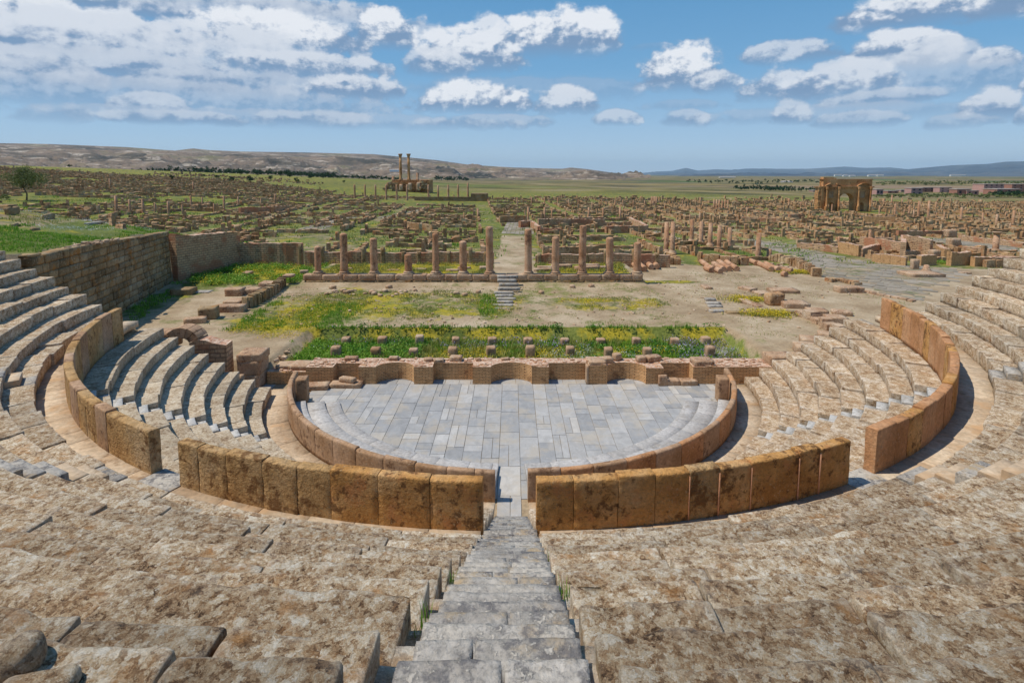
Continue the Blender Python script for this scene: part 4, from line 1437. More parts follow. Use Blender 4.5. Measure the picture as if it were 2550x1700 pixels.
# rocks on the left hill
for xa, xb, yb, yf, lab in ((10, 130, 610, 565, 'dark rocky outcrop at the crest of the left hill'), (150, 250, 590, 565, 'low grey rock at the crest of the left hill, right of the dark outcrop'), (260, 400, 640, 612, 'broken grey rock ledge on the slope of the left hill'), (60, 120, 690, 676, 'small pale stone in the grass of the left hill'), (180, 260, 715, 702, 'flat pale stone low on the left hill')):
    sv(m1, 'rock', lab, 'rock', xa, xb, yb, yf, yf - 8, mat='ashlar', amp=0.22, r=0.3, dmax=1.6, rz=0.2, sink=0.4)
# right of the stage
sv(m3, 'stone_block', 'large rectangular block at the right end of the long low kerb', 'block', 805, 965, 1227, 1192, 1165, rz=-0.1)
sv(m3, 'stone_block', 'cube block standing on the diagonal low wall, left of two', 'block', 972, 1086, 1276, 1238, 1213, rz=-0.15)
sv(m3, 'stone_block', 'cube block standing on the diagonal low wall, right of two', 'block', 1092, 1214, 1328, 1285, 1258, rz=-0.15)
sv(m3, 'boulder', 'rounded boulder on the sand beyond the two cube blocks', 'boulder', 1138, 1252, 1274, 1245, 1220, rz=-0.2, amp=0.08, r=0.2)
sv(m3, 'kerb_wall', 'long low stone kerb across the sand right of the stage', 'kerb', 420, 880, 1258, 1246, 1232, rz=0.03, mat='ashlar', dmax=0.5)
sv(m3, 'stone_block', 'broad flat block beyond the brick stub on the right', 'block', 722, 893, 1126, 1106, 1084, rz=-0.05)
sv(m3, 'stone_slab', 'tilted slab resting against the brick stub on the right', 'slab', 575, 655, 1216, 1200, 1165, rz=0.5, tilt=(-0.1, 0.15))
sv(m3, 'stone_slab', 'flat rounded slab on top of rubble left of the brick stub', 'slab', 625, 712, 1140, 1125, 1104, rz=0.1, amp=0.05)
sv(m3, 'stone_block', 'small squarish block at the left of the rubble on the right', 'block', 538, 604, 1112, 1095, 1075, rz=0.5)
sv(m3, 'boulder', 'pale rounded stone beside a yellow flowering bush', 'boulder', 524, 575, 1160, 1148, 1132, amp=0.06, r=0.2)
sv(m3, 'boulder', 'single grey stone on the sand in front of the drum stacks', 'boulder', 274, 330, 1098, 1084, 1066, amp=0.06, r=0.2)
sv(m3, 'brick_stub', 'ragged lump of red brick masonry standing on the right sand', 'masonry', 688, 800, 1206, 1128, 1112, rz=0.1, mat='ruin', amp=0.12, r=0.15, dmax=1.2)
w = thing('kerb_wall', 'low platform edge of three joined blocks beside the grey street', 'kerb', G(1650 + 1200 / 2.6133, 300 + 1120 / 2.6133), None)
for a, b in ((1150, 1198), (1198, 1262), (1262, 1312)):
    u0, vb = m3(a, 1122)
    u1, _ = m3(b, 1122)
    x0, y0, z0 = G(u0, vb)
    x1 = G(u1, vb)[0]
    mb = MB()
    rblock(mb, ((x0 + x1) / 2, y0 + 0.5, z0 - 0.05), (x1 - x0 - 0.02, 1.1, 0.55), 0, 0.04, 0.02, 2.5, (4, 4, 4), a)
    mb.build('block', M['block'], w)

def wall_line_blocks(name, label, cat, pts, w, h, mat, sd, lmin=0.6, lmax=1.2, group=None, gapp=0.0, hvar=0.3, ups=0.0, uph=1.2, lift=0.0):
    """a run of rough blocks along a polyline on the ground"""
    rs = np.random.RandomState(sd)
    mb = MB()
    for p, q in zip(pts[:-1], pts[1:]):
        p, q = np.array(p[:2], float), np.array(q[:2], float)
        L = np.linalg.norm(q - p)
        d = (q - p) / max(L, 1e-6)
        x = 0
        while x < L - 0.1:
            l = min(rs.uniform(lmin, lmax), L - x)
            if rs.rand() > gapp:
                c = p + d * (x + l / 2)
                hh = h * rs.uniform(1 - hvar, 1 + hvar)
                if rs.rand() < ups:
                    hh = uph * rs.uniform(0.7, 1.3)
                    l2 = min(l, 0.5)
                else:
                    l2 = l
                rblock(mb, (c[0], c[1], tz(*c) - 0.1 + lift), (l2 - 0.03, w * rs.uniform(0.85, 1.15), hh + 0.1), math.atan2(d[1], d[0]) + rs.uniform(-0.05, 0.05), 0.05, 0.04, 2.4, (3, 3, 3), rs.randint(9999), False)
            x += l
    o = mb.build(name, M[mat])
    return tag(o, label, cat, group)

def gm(fn, *pts):
    return [G(*fn(x, y))[:2] for x, y in pts]
wall_line_blocks('low_wall', 'diagonal low wall of squared stones running down to the right seats', 'wall', gm(m3, (885, 1262), (1000, 1305), (1110, 1372), (1220, 1410), (1335, 1385)), 0.8, 0.5, 'block', 5, 0.7, 1.3)
wall_line_blocks('kerb_wall', 'curved line of thin kerb stones along the edge of the grey street', 'kerb', gm(m3, (1318, 1112), (1400, 1135), (1500, 1152), (1600, 1172), (1640, 1180)), 0.6, 0.14, 'block', 6, 0.5, 1.1)
wall_line_blocks('rubble_wall', 'ragged brick rubble wall ending in a tall broken end by the street', 'wall', gm(m3, (700, 912), (800, 925), (860, 942), (930, 975), (1005, 1018)), 0.8, 0.75, 'ruin', 7, 0.3, 0.6, None, 0, 0.35)
wall_line_blocks('rubble_heap', 'small heap of reddish rubble behind the three joined blocks', 'rubble', gm(m3, (1075, 1050), (1130, 1042), (1200, 1055), (1280, 1075)), 0.8, 0.3, 'ruin', 8, 0.2, 0.35)
wall_line_blocks('low_wall', 'low brown wall with square end pillar behind the right drum stacks', 'wall', gm(m3, (225, 915), (370, 930), (500, 940), (556, 942)), 0.7, 0.95, 'ruin', 9, 0.7, 1.4, None, 0, 0.15, 0.2, 1.5)
wall_line_blocks('low_wall', 'short brown wall stub left of the right drum stacks', 'wall', gm(m3, (0, 935), (115, 938)), 0.7, 0.85, 'ruin', 10, 0.7, 1.3, None, 0, 0.15)
s = thing('stairway', 'four pale stone steps half buried in the sand right of the stage', 'stairs', G(*m3(345, 1220)), 'stairs of the theatre')
for i, (xa, xb, yb) in enumerate(((314, 410, 1254), (300, 400, 1222), (292, 384, 1200), (284, 350, 1176))):
    x0, y0, z0 = G(*m3(xa, yb))
    x1 = G(*m3(xb, yb))[0]
    mb = MB()
    rblock(mb, ((x0 + x1) / 2, y0 + 0.3, z0 - 0.1), (x1 - x0, 0.5, 0.3), 0.02, 0.03, 0.015, 3, (4, 3, 3), 90 + i)
    mb.build('step', M['step'], s)

# column drums lying in two stacks
DG = 'fallen column drums right of the portico'
def drum(u0, v0, u1, v1, rr, lab, lift=0.0):
    a = np.array(G(u0, v0))
    b = np.array(G(u1, v1))
    a[2] += rr * 0.9 + lift
    b[2] += rr * 0.9 + lift
    mb = MB()
    t = np.linspace(0, 1, 9)
    tube(mb, [a + (b - a) * q for q in t], [rr * (0.96 + 0.06 * math.sin(q * 9)) for q in t], 14, 0.03, int(u0))
    tag(mb.build('column_drum', M['column']), lab, 'column drum', DG)
for (xa, ya, xb, yb, lab, lift) in ((250, 932, 330, 985, 'leftmost long drum in the left stack of fallen drums', 0), (280, 975, 318, 992, 'short drum at the front left of the left stack', 0), (330, 945, 398, 985, 'second long drum in the left stack', 0),
                                    (362, 930, 435, 982, 'third long drum in the left stack', 0), (400, 925, 484, 982, 'rightmost long drum in the left stack', 0), (350, 985, 378, 998, 'broken stub in front of the left drum stack', 0),
                                    (568, 925, 612, 945, 'short drum at the far left of the right drum stack', 0), (618, 940, 708, 985, 'long drum in the right drum stack', 0), (668, 945, 755, 988, 'second long drum in the right drum stack', 0),
                                    (775, 985, 842, 996, 'drum lying crosswise at the right of the right stack', 0), (780, 1012, 804, 1018, 'small drum fragment before the right stack', 0)):
    u0, v0 = m3(xa, ya)
    u1, v1 = m3(xb, yb)
    drum(u0, v0, u1, v1, 0.3, lab, lift)
for (xa, ya, xb, yb, lab) in ((2075, 985, 2000, 925, 'pale drum beside the right end of the portico wall, first'), (2105, 985, 2045, 930, 'pale drum beside the right end of the portico wall, second'), (2150, 972, 2100, 925, 'pale drum beside the right end of the portico wall, third'),
                              (2185, 968, 2150, 922, 'pale drum beside the right end of the portico wall, fourth'), (2225, 958, 2200, 925, 'rounded drum stub beside the right end of the portico wall')):
    u0, v0 = m2(xa, ya)
    u1, v1 = m2(xb, yb)
    drum(u0, v0, u1, v1, 0.32, lab)

# left of the stage
sv(m1, 'stone_block', 'tall two course block standing at the corner of the left corridor', 'block', 1282, 1390, 1298, 1222, 1200, rz=0.25, mat='ashlar')
sv(m1, 'stone_block', 'lower block of a pair beside the rough diagonal wall on the left', 'block', 1392, 1578, 1250, 1208, 1190, rz=0.1, mat='block')
o = sv(m1, 'stone_block', 'upper block of a pair beside the rough diagonal wall on the left', 'block', 1452, 1566, 1212, 1178, 1152, rz=-0.08, mat='block')
sv(m1, 'stone_block', 'long flat block in the yellow flowers near the left column', 'block', 1460, 1570, 1144, 1098, 1082, rz=0.1)
sv(m1, 'stone_block', 'squarish block right of the long flat block on the left', 'block', 1570, 1676, 1134, 1098, 1082, rz=0.0)
sv(m1, 'stone_block', 'stone step block at the left foot of the portico wall', 'block', 1682, 1775, 1094, 1058, 1040, rz=0.0)
sv(m1, 'stone_block', 'dark block in the shade at the foot of the tall stone wall', 'block', 1105, 1240, 1138, 1098, 1080, rz=0.1, mat='ashlar')
sv(m1, 'stone_block', 'small block in the weeds below the tall brick wall', 'block', 1570, 1620, 1015, 990, 978, mat='block')
sv(m1, 'stone_block', 'grey flat block at the end of the left corridor above the seats', 'block', 1190, 1318, 1325, 1290, 1272, rz=0.35, mat='block')
sv(m1, 'stone_slab', 'flat paving slab half sunk in the left corridor', 'slab', 1255, 1350, 1125, 1118, 1102, mat='step', sink=0.1)
wall_line_blocks('rubble_wall', 'rough diagonal rubble wall capped with flat stones left of the bank', 'wall', gm(m1, (1590, 1222), (1660, 1200), (1730, 1160), (1790, 1120), (1840, 1075)), 0.7, 0.85, 'ashlar', 21, 0.22, 0.5, None, 0, 0.14)

# broken vault on the left of the stage
def vault():
    Yv = -1.4
    cx, cz = WY(463, 858, Yv)
    v = thing('broken_vault', 'broken stone arch springing over a brick wall stub at the left of the stage', 'arch', (cx, Yv, 1.2))
    for i in range(7):
        a0, a1 = rad(158 - i * 22), rad(158 - (i + 1) * 22 + 2)
        mb = MB()
        ro = 1.05 + RS.uniform(-0.06, 0.06)
        pts = [(cx + q * math.cos(t), cz + q * math.sin(t)) for q, t in ((0.5, a1), (ro, a1), (ro, (a0 + a1) / 2), (ro, a0), (0.5, a0))][::-1]
        prism(mb, pts[::-1], Yv - 0.45 + RS.uniform(-0.04, 0.04), Yv + 0.55)
        mb.build('arch_stone', M['balustrade'], v)
    mb = MB()
    rblock(mb, (cx - 1.35, Yv + 0.1, cz - 0.15), (1.7, 1.2, 0.95), 0.1, 0.08, 0.05, 2, (6, 5, 5), 7)
    mb.build('springer', M['balustrade'], v)
    o = brick_run('brick_pier', None, (cx + 0.55, Yv), (cx + 2.3, Yv + 0.2), -0.1, [cz + 0.3, cz + 0.35, cz + 0.15, cz + 0.1], 0.9, 'brick_wall', 8)
    o.parent = v
    o.matrix_parent_inverse = Matrix.Translation(-v.location)
vault()
pz = 0.0
for i, (lab, h) in enumerate((('lowest block of the stone pier at the left end of the stage', 0.85), ('middle block of the stone pier at the left end of the stage', 0.8), ('top slab of the stone pier at the left end of the stage', 0.42))):
    block('pier_block', lab, 'block', (-14.72 + 0.04 * i, -0.75, pz - 0.05), (1.2 + 0.14 * (i == 2), 1.35, h), 0.03 * i, 'block', 0.025, 0.02, (6, 6, 5), 'stacked pier left of the stage')
    pz += h - 0.02
for i, (x, y, z, sx, sy, sz, lab) in enumerate(((15.55, 0.15, 0.9, 1.5, 1.1, 0.62, 'top block of the stone pile at the right end of the stage'), (15.95, 0.2, 0.3, 0.95, 1.0, 0.62, 'middle block of the stone pile at the right end of the stage'), (16.0, 0.1, -0.2, 0.9, 0.9, 0.52, 'lowest block of the stone pile at the right end of the stage'),
                                               (18.0, 1.35, 1.15, 1.7, 1.3, 0.55, 'flat block at the head of the right lower seats'), (18.9, 2.6, 1.15, 1.5, 1.2, 0.6, 'reddish block behind the right lower seats'), (20.5, 3.9, 1.2, 1.1, 1.0, 0.5, 'smaller reddish block behind the right lower seats'))):
    block('pier_block', lab, 'block', (x, y, z), (sx, sy, sz), -0.08 * i, 'block', 0.025, 0.05, (5, 5, 4), 'blocks right of the stage')
def rubble(name, label, cx, cy, rx, ry, z, n, sd, s0=0.12, s1=0.4, mat='rubble', group=None):
    rs = np.random.RandomState(sd)
    mb = MB()
    for i in range(n):
        a, q = rs.uniform(0, 2 * PI), math.sqrt(rs.rand())
        x, y = cx + rx * q * math.cos(a), cy + ry * q * math.sin(a)
        s = rs.uniform(s0, s1)
        zz = (tz(x, y) if z is None else z) - 0.03
        rblock(mb, (x, y, zz), (s * rs.uniform(0.8, 1.4), s * rs.uniform(0.7, 1.1), s * rs.uniform(0.4, 0.8)), rs.uniform(0, PI), 0.05, 0.05, 4, (2, 2, 2), rs.randint(9999), False)
    o = mb.build(name, M[mat])
    return tag(o, kind='stuff') if label is None else tag(o, label, 'rubble', group)
rubble('rubble_heap', 'heap of small loose stones between the left stone pier and the grass', -14.4, 1.4, 0.8, 1.3, 0.9, 60, 3)
rubble('rubble_heap', 'crumbling rubble core between the right stone pile and the seats', 17.0, 0.5, 1.0, 0.9, 0.9, 60, 4)
rs_ = np.random.RandomState(5)
for i in range(26):
    x, y, q = rs_.uniform(-16.5, -8.5), 17.3 + rs_.normal(0, 0.7), rs_.uniform(0.25, 0.6)
    block('loose_stone', 'yellowish loose stone scattered on the bank left of the central steps', 'stone', (x, y, tz(x, y) - 0.05), (q, q * 0.8, q * 0.6), i * 0.9, 'rubble', 0.06, 0.1, (3, 3, 3), 'stones scattered on the left of the bank')
rubble('pebbles', None, 22, 14, 14, 12, None, 420, 6, 0.06, 0.2)
rubble('pebbles', None, -6, 12.5, 17, 7, None, 420, 7, 0.06, 0.22)
rubble('rubble_heap', 'row of small loose stones along the top of the tall retaining wall', -30.2, 5.0, 0.8, 6, 6.95, 120, 9, 0.12, 0.35)
rubble('rubble_heap', 'pile of white chips and brick rubble between the drums and the ragged wall', *gm(m3, (790, 950))[0], 2.6, 2.2, None, 90, 10, 0.1, 0.35)
for i, (x, y) in enumerate(((-4.9, 16.8), (-4.1, 16.3), (-3.0, 17.4), (2.6, 17.2), (5.6, 19.4), (7.4, 19.6))):
    block('loose_stone', 'yellowish loose stone on the bare bank below the columns', 'stone', (x, y, tz(x, y) - 0.05), (0.5, 0.4, 0.3), i * 0.7, 'block', 0.06, 0.12, (4, 4, 4), 'loose stones on the bank')
# broken lumps at the camera's feet
for x, y, z, s, lab in ((-2.54, -28.58, 9.34, (0.2, 0.18, 0.2), 'dark broken lump of stone at the lower left corner'), (-2.3, -28.74, 9.34, (0.34, 0.2, 0.15), 'tan broken lump of stone in front of the dark one at lower left')):
    block('broken_stone', lab, 'stone', (x, y, z), s, 0.4, 'seat', 0.07, 0.1, (10, 10, 9), 'broken stones at the lower left')
# ------------------------------------------------------------------ the ruined town
def poly_in(P, poly):
    x, y = P[0], P[1]
    ins = False
    n = len(poly)
    for i in range(n):
        x1, y1 = poly[i]
        x2, y2 = poly[(i + 1) % n]
        if (y1 > y) != (y2 > y) and x < (x2 - x1) * (y - y1) / (y2 - y1) + x1:
            ins = not ins
    return ins

PLAZA = gm(m3, (860, 880), (1010, 1015), (1300, 1085), (1640, 1180), (1780, 1090), (1990, 1000), (1900, 962), (1600, 945), (1400, 930), (1230, 905), (1120, 880), (760, 790), (560, 770), (520, 800))
FORUM = gm(m3, (1500, 795), (1880, 800), (2352, 870), (2352, 800), (1900, 770), (1530, 765))
CLEAR = [(G(*m1(2130, 780))[:2], 9), (G(*m3(1350, 960))[:2], 6)]
ARCH_P = ((2107 - 1275) / F * 190, 190 - YC)
CAP_P = ((1010 - 1275) / F * 300, 300 - YC)

def keep(x, y):
    if y < 34:
        return False
    zc = (y + YC)
    u = 1275 + F * x / zc
    if u < -150 or u > 2700:
        return False
    if abs(x - 0.4 - 0.02 * (y - 30)) < 3.0 and y < 105:
        return False
    if wall_line(np.array(y)) - x > -1.5 and y < 38:
        return False
    if poly_in((x, y), PLAZA) or poly_in((x, y), FORUM):
        return False
    for c, r in CLEAR:
        if math.hypot(x - c[0], y - c[1]) < r:
            return False
    if math.hypot(x - ARCH_P[0], y - ARCH_P[1]) < 12:
        return False
    if abs(x - CAP_P[0]) < 22 and 225 - YC + 2 < y < 300:
        return False
    if -47 < x < 26 and 190 - YC - 14 < y < 190 - YC + 22 and x < -10:
        return False
    # outline of the town
    lim = np.interp(x, [-260, -170, -90, -40, 0, 60, 130, 240, 330], [330, 300, 235, 190, 205, 205, 240, 270, 300])
    return y < lim

def build_town():
    rs = np.random.RandomState(123)
    rot = rad(4.0)
    c, s = math.cos(rot), math.sin(rot)
    walls = []
    pitch = 23.0
    for i in range(-16, 18):
        for j in range(0, 16):
            x0, y0 = i * pitch + 3.2, j * pitch + 30
            thin = 0.2 if i < -3 else 0.12 if i < 0 else 0.0
            if rs.rand() < thin * 0.35:
                continue
            wd = pitch - 4.2
            segs = []
            def run(a, b, cc, d, up, hh):
                segs.append((a, b, cc, d, up, hh))
            for k in range(4):
                a, b, cc, d = [(0, 0, wd, 0), (wd, 0, wd, wd), (0, wd, wd, wd), (0, 0, 0, wd)][k]
                run(a, b, cc, d, 0.2, 0.62)
            xs = [0]
            while xs[-1] < wd - 4:
                xs.append(xs[-1] + rs.uniform(3.2, 6.2))
            for x in xs[1:-1]:
                a, b = sorted(rs.uniform(0, wd, 2))
                if rs.rand() < thin:
                    continue
                if rs.rand() < 0.6:
                    a, b = 0, wd
                run(x, a, x, b, 0.16, 0.5)
            ys = [0]
            while ys[-1] < wd - 4:
                ys.append(ys[-1] + rs.uniform(3.2, 6.2))
            for y in ys[1:-1]:
                a, b = sorted(rs.uniform(0, wd, 2))
                if rs.rand() < thin:
                    continue
                if rs.rand() < 0.6:
                    a, b = 0, wd
                run(a, y, b, y, 0.16, 0.5)
            for (a, b, cc, d, up, hh) in segs:
                L = math.hypot(cc - a, d - b)
                # long runs are broken into separate wall stretches
                n = max(1, int(L / 8.5))
                for q in range(n):
                    if rs.rand() < 0.1:
                        continue
                    t0, t1 = q / n, (q + 0.94) / n
                    p = (x0 + a + (cc - a) * t0, y0 + b + (d - b) * t0)
                    e = (x0 + a + (cc - a) * t1, y0 + b + (d - b) * t1)
                    pr = (p[0] * c - p[1] * s, p[0] * s + p[1] * c)
                    er = (e[0] * c - e[1] * s, e[0] * s + e[1] * c)
                    walls.append((pr, er, up, hh * rs.uniform(0.7, 1.35)))
    out = []
    for p, e, up, hh in walls:
        L = math.hypot(e[0] - p[0], e[1] - p[1])
        if L < 1.5:
            continue
        dx, dy = (e[0] - p[0]) / L, (e[1] - p[1]) / L
        a = math.atan2(dy, dx)
        D = math.hypot(p[0], p[1] + YC)
        k = 1.0 if D < 130 else 1.5
        x = 0.0
        Cs, Ss = [], []
        def flush():
            if Cs:
                q = np.array(Cs)
                out.append((math.hypot(q[:, 0].mean(), q[:, 1].mean() + YC), q, np.array(Ss), a, q[:, 0].mean(), q[:, 1].mean()))
            Cs.clear()
            Ss.clear()
        while x < L - 0.2:
            l = min(rs.uniform(0.45, 1.15) * k, L - x)
            px, py = p[0] + dx * (x + l / 2), p[1] + dy * (x + l / 2)
            x += l
            if rs.rand() < 0.11 or not keep(px, py):
                flush()
                continue
            if rs.rand() < up * 0.45:
                Cs.append((px, py, 0))
                Ss.append((rs.uniform(0.4, 0.55), rs.uniform(0.4, 0.5), rs.uniform(0.8, 1.7)))
            else:
                Cs.append((px, py, 0))
                Ss.append((l * rs.uniform(1.0, 1.06), rs.uniform(0.45, 0.62), hh * rs.uniform(0.6, 1.25)))
        flush()
    out.sort(key=lambda q: q[0])
    zones = [('low broken wall of brown blocks among the ruins left of the central street', 'ruined walls left of the central street'),
             ('low broken wall of reddish blocks among the ruins right of the central street', 'ruined walls right of the central street'),
             ('low broken wall of brown blocks in the grass at the far left of the ruins', 'ruined walls at the far left'),
             ('low broken wall of reddish blocks in the ruins on the far right', 'ruined walls on the far right')]
    rest = MB()
    for n, (D, Cs, Ss, a, mx, my) in enumerate(out):
        Cs[:, 2] = terrain(Cs[:, 0], Cs[:, 1]) - 0.12
        Ss[:, 2] += 0.12
        rz = a + rs.uniform(-0.08, 0.08, len(Cs))
        if n < 290:
            mb = MB()
            boxes(mb, Cs, Ss, rz, 0.1, rs)
            o = mb.build('ruined_wall', M['ruin'])
            u = 1275 + F * mx / (my + YC)
            z = zones[2] if u < 560 else zones[0] if u < 1275 else zones[1] if u < 1850 else zones[3]
            tag(o, z[0], 'wall', z[1])
        else:
            boxes(rest, Cs, Ss, rz, 0.1, rs)
    # ruins scattered beyond the grid, up the green slope and along the far edge
    def field(n, x0, x1, y0, y1, up=0.1):
        X, Y = rs.uniform(x0, x1, n), rs.uniform(y0, y1, n)
        k = fbm2(X, Y, 0.03, 3, 77) > -0.02
        X, Y = X[k], Y[k]
        Zt = terrain(X, Y)
        Sz = np.stack([rs.uniform(0.6, 2.2, len(X)), rs.uniform(0.5, 0.9, len(X)), np.where(rs.rand(len(X)) < up, rs.uniform(1.2, 2.2, len(X)), rs.uniform(0.4, 1.1, len(X)))], 1)
        boxes(rest, np.stack([X, Y, Zt - 0.15], 1), Sz, rs.choice([0.07, 1.64], len(X)), 0.12, rs)
    field(500, -330, -120, 250, 345)
    field(260, -250, -150, 345, 385)
    field(500, -10, 110, 195, 250, 0.08)
    field(420, 110, 330, 190, 300, 0.2)
    tag(rest.build('ruins', M['ruin']), kind='stuff')
build_town()

# paved streets and squares
def paving(name, poly, sd, ang, lx, ly, off=0.03):
    rs = np.random.RandomState(sd)
    P = np.array(poly)
    c0 = P.mean(0)
    ca, sa = math.cos(ang), math.sin(ang)
    R = np.abs(P - c0).max() * 1.5
    C, S = [], []
    y = -R
    while y < R:
        h = ly * rs.uniform(0.85, 1.2)
        x = -R
        while x < R:
            l = lx * rs.uniform(0.6, 1.5)
            qx, qy = c0[0] + (x + l / 2) * ca - (y + h / 2) * sa, c0[1] + (x + l / 2) * sa + (y + h / 2) * ca
            if poly_in((qx, qy), poly) and rs.rand() > 0.05:
                C.append((qx, qy, 0))
                S.append((l - 0.06, h - 0.07, 0.2))
            x += l
        y += h
    C, S = np.array(C), np.array(S)
    C[:, 2] = terrain(C[:, 0], C[:, 1]) - 0.2 + off + rs.uniform(-0.015, 0.015, len(C))
    mb = MB()
    boxes(mb, C, S, ang, 0.02, rs)
    tag(mb.build(name, M['pavers']), kind='structure')
paving('paved_street', PLAZA, 1, rad(-38), 1.25, 0.7)
paving('paved_square', FORUM, 2, rad(3), 1.3, 0.8)
paving('paved_street', [(-2, 62), (3.4, 62), (4.6, 104), (-0.5, 104)], 3, rad(88), 1.2, 0.8)
def street_from(fn, pts, w, sd):
    g = gm(fn, *pts)
    for a, b in zip(g[:-1], g[1:]):
        a, b = np.array(a), np.array(b)
        d = (b - a) / np.linalg.norm(b - a)
        n = np.array([-d[1], d[0]]) * w / 2
        paving('paved_street', [tuple(a - n), tuple(a + n), tuple(b + n), tuple(b - n)], sd, math.atan2(d[1], d[0]), 1.2, 0.8)
street_from(m1, [(2000, 720), (2330, 610)], 4.0, 4)
street_from(m2, [(380, 640), (690, 570)], 3.6, 5)
street_from(m2, [(2040, 690), (2352, 790)], 3.5, 6)

# larger standing walls with smooth faces
def pwall(fn, a, b, h, label, th=0.6, mat='brick_wall', sd=0, name='brick_wall'):
    x0, y0, z0 = G(*fn(*a))
    x1, y1, z1 = G(*fn(*b))
    zb = min(z0, z1) - 0.3
    L = math.hypot(x1 - x0, y1 - y0)
    rs = np.random.RandomState(sd + int(a[0]))
    tops = [z0 + (z1 - z0) * t + h * rs.uniform(0.9, 1.08) for t in np.linspace(0, 1, max(3, int(L / 2.5)))]
    return brick_run(name, label, (x0, y0), (x1, y1), zb, tops, th, mat, sd + int(a[0]))
WALLS = [
    (m2, (1160, 665), (1335, 662), 1.5, 'broad wall of big upright blocks across the end of the central street', 'ruin'),
    (m2, (1290, 697), (1365, 690), 1.3, 'short curved wall right of the central street end', 'brick_wall'),
    (m2, (1365, 690), (1420, 735), 1.2, 'wall running towards the theatre along the central street', 'brick_wall'),
    (m2, (1410, 692), (1840, 690), 1.5, 'long smooth brick wall in the middle of the bath ruins', 'brick_wall'),
    (m2, (1640, 672), (1830, 668), 1.3, 'farther brick wall behind the long bath wall', 'brick_wall'),
    (m2, (1850, 732), (2118, 725), 1.3, 'right front brick wall of the bath ruins', 'brick_wall'),
    (m2, (2118, 725), (2010, 665), 1.2, 'right side brick wall of the bath ruins', 'brick_wall'),
    (m2, (1830, 690), (2010, 690), 1.0, 'low brick wall inside the right part of the baths', 'brick_wall'),
    (m2, (1420, 735), (1560, 735), 0.9, 'low brick wall left of the bath court', 'brick_wall'),
    (m2, (1440, 880), (1800, 876), 1.2, 'brown wall behind the three tallest portico columns', 'ruin'),
    (m2, (1440, 772), (1900, 768), 0.6, 'low wall line across the ruins behind the right columns', 'ruin'),
    (m3, (1150, 862), (1285, 886), 1.5, 'red brick wall corner beside the grey street', 'brick'),
    (m3, (1285, 886), (1430, 850), 1.2, 'brown wall leading back from the red brick corner', 'brick_wall'),
    (m3, (880, 830), (1145, 862), 0.9, 'long low wall along the grassy street verge', 'brick_wall'),
    (m3, (1365, 918), (1585, 945), 1.1, 'front brick wall of the ruined shops by the square', 'brick'),
    (m3, (1560, 905), (1560, 840), 2.2, 'tall dark wall end in the ruined shops', 'brick_wall'),
    (m3, (1290, 835), (1560, 880), 1.9, 'long brown wall in the middle of the ruined shops', 'brick_wall'),
    (m3, (1565, 862), (1745, 885), 2.4, 'tall shaded brick wall behind the ruined shops', 'brick_wall'),
    (m3, (1560, 905), (1660, 900), 1.1, 'low wall before the tall shaded one', 'brick_wall'),
    (m3, (1665, 945), (1765, 940), 1.3, 'brown wall right of the small pedestal by the square', 'brick'),
    (m3, (1860, 945), (1985, 940), 1.6, 'stepped brown wall stub above the rightmost seats', 'brick'),
    (m3, (2015, 948), (2300, 948), 1.1, 'long brown wall right above the rightmost seats', 'brick'),
    (m3, (1790, 880), (1850, 905), 1.4, 'square pier of masonry beside a patch of bright grass', 'brick'),
    (m3, (1380, 790), (1660, 800), 0.8, 'low wall along the near edge of the paved square', 'brick_wall'),
    (m3, (1525, 752), (1870, 752), 1.0, 'long low wall with steps behind the paved square', 'brick_wall'),
    (m3, (1930, 780), (2352, 830), 0.9, 'pale low wall at the right edge of the paved square', 'brick_wall'),
    (m3, (1950, 860), (2130, 880), 1.0, 'rubble wall left of the thick column by the square', 'brick_wall'),
    (m3, (2150, 905), (2352, 912), 0.5, 'low steps at the right edge by the square', 'brick_wall'),
    (m3, (1305, 670), (1510, 676), 1.9, 'orange brick wall standing in front of the triumphal arch', 'brick'),
    (m3, (820, 640), (910, 640), 1.2, 'brown wall in the ruins left of the triumphal arch', 'brick_wall'),
    (m3, (480, 655), (760, 672), 1.2, 'long low wall among ruins beyond the street columns', 'brick_wall'),
    (m1, (1560, 610), (1880, 590), 1.4, 'long reddish wall among the ruins on the left', 'brick_wall'),
    (m2, (560, 700), (745, 720), 1.1, 'straight brown wall in the ruins behind the left columns', 'ruin'),
]
for fn, a, b, h, lab, mat in WALLS:
    pwall(fn, a, b, h, lab, 0.6, mat, name='brick_wall' if mat != 'ruin' else 'stone_wall')

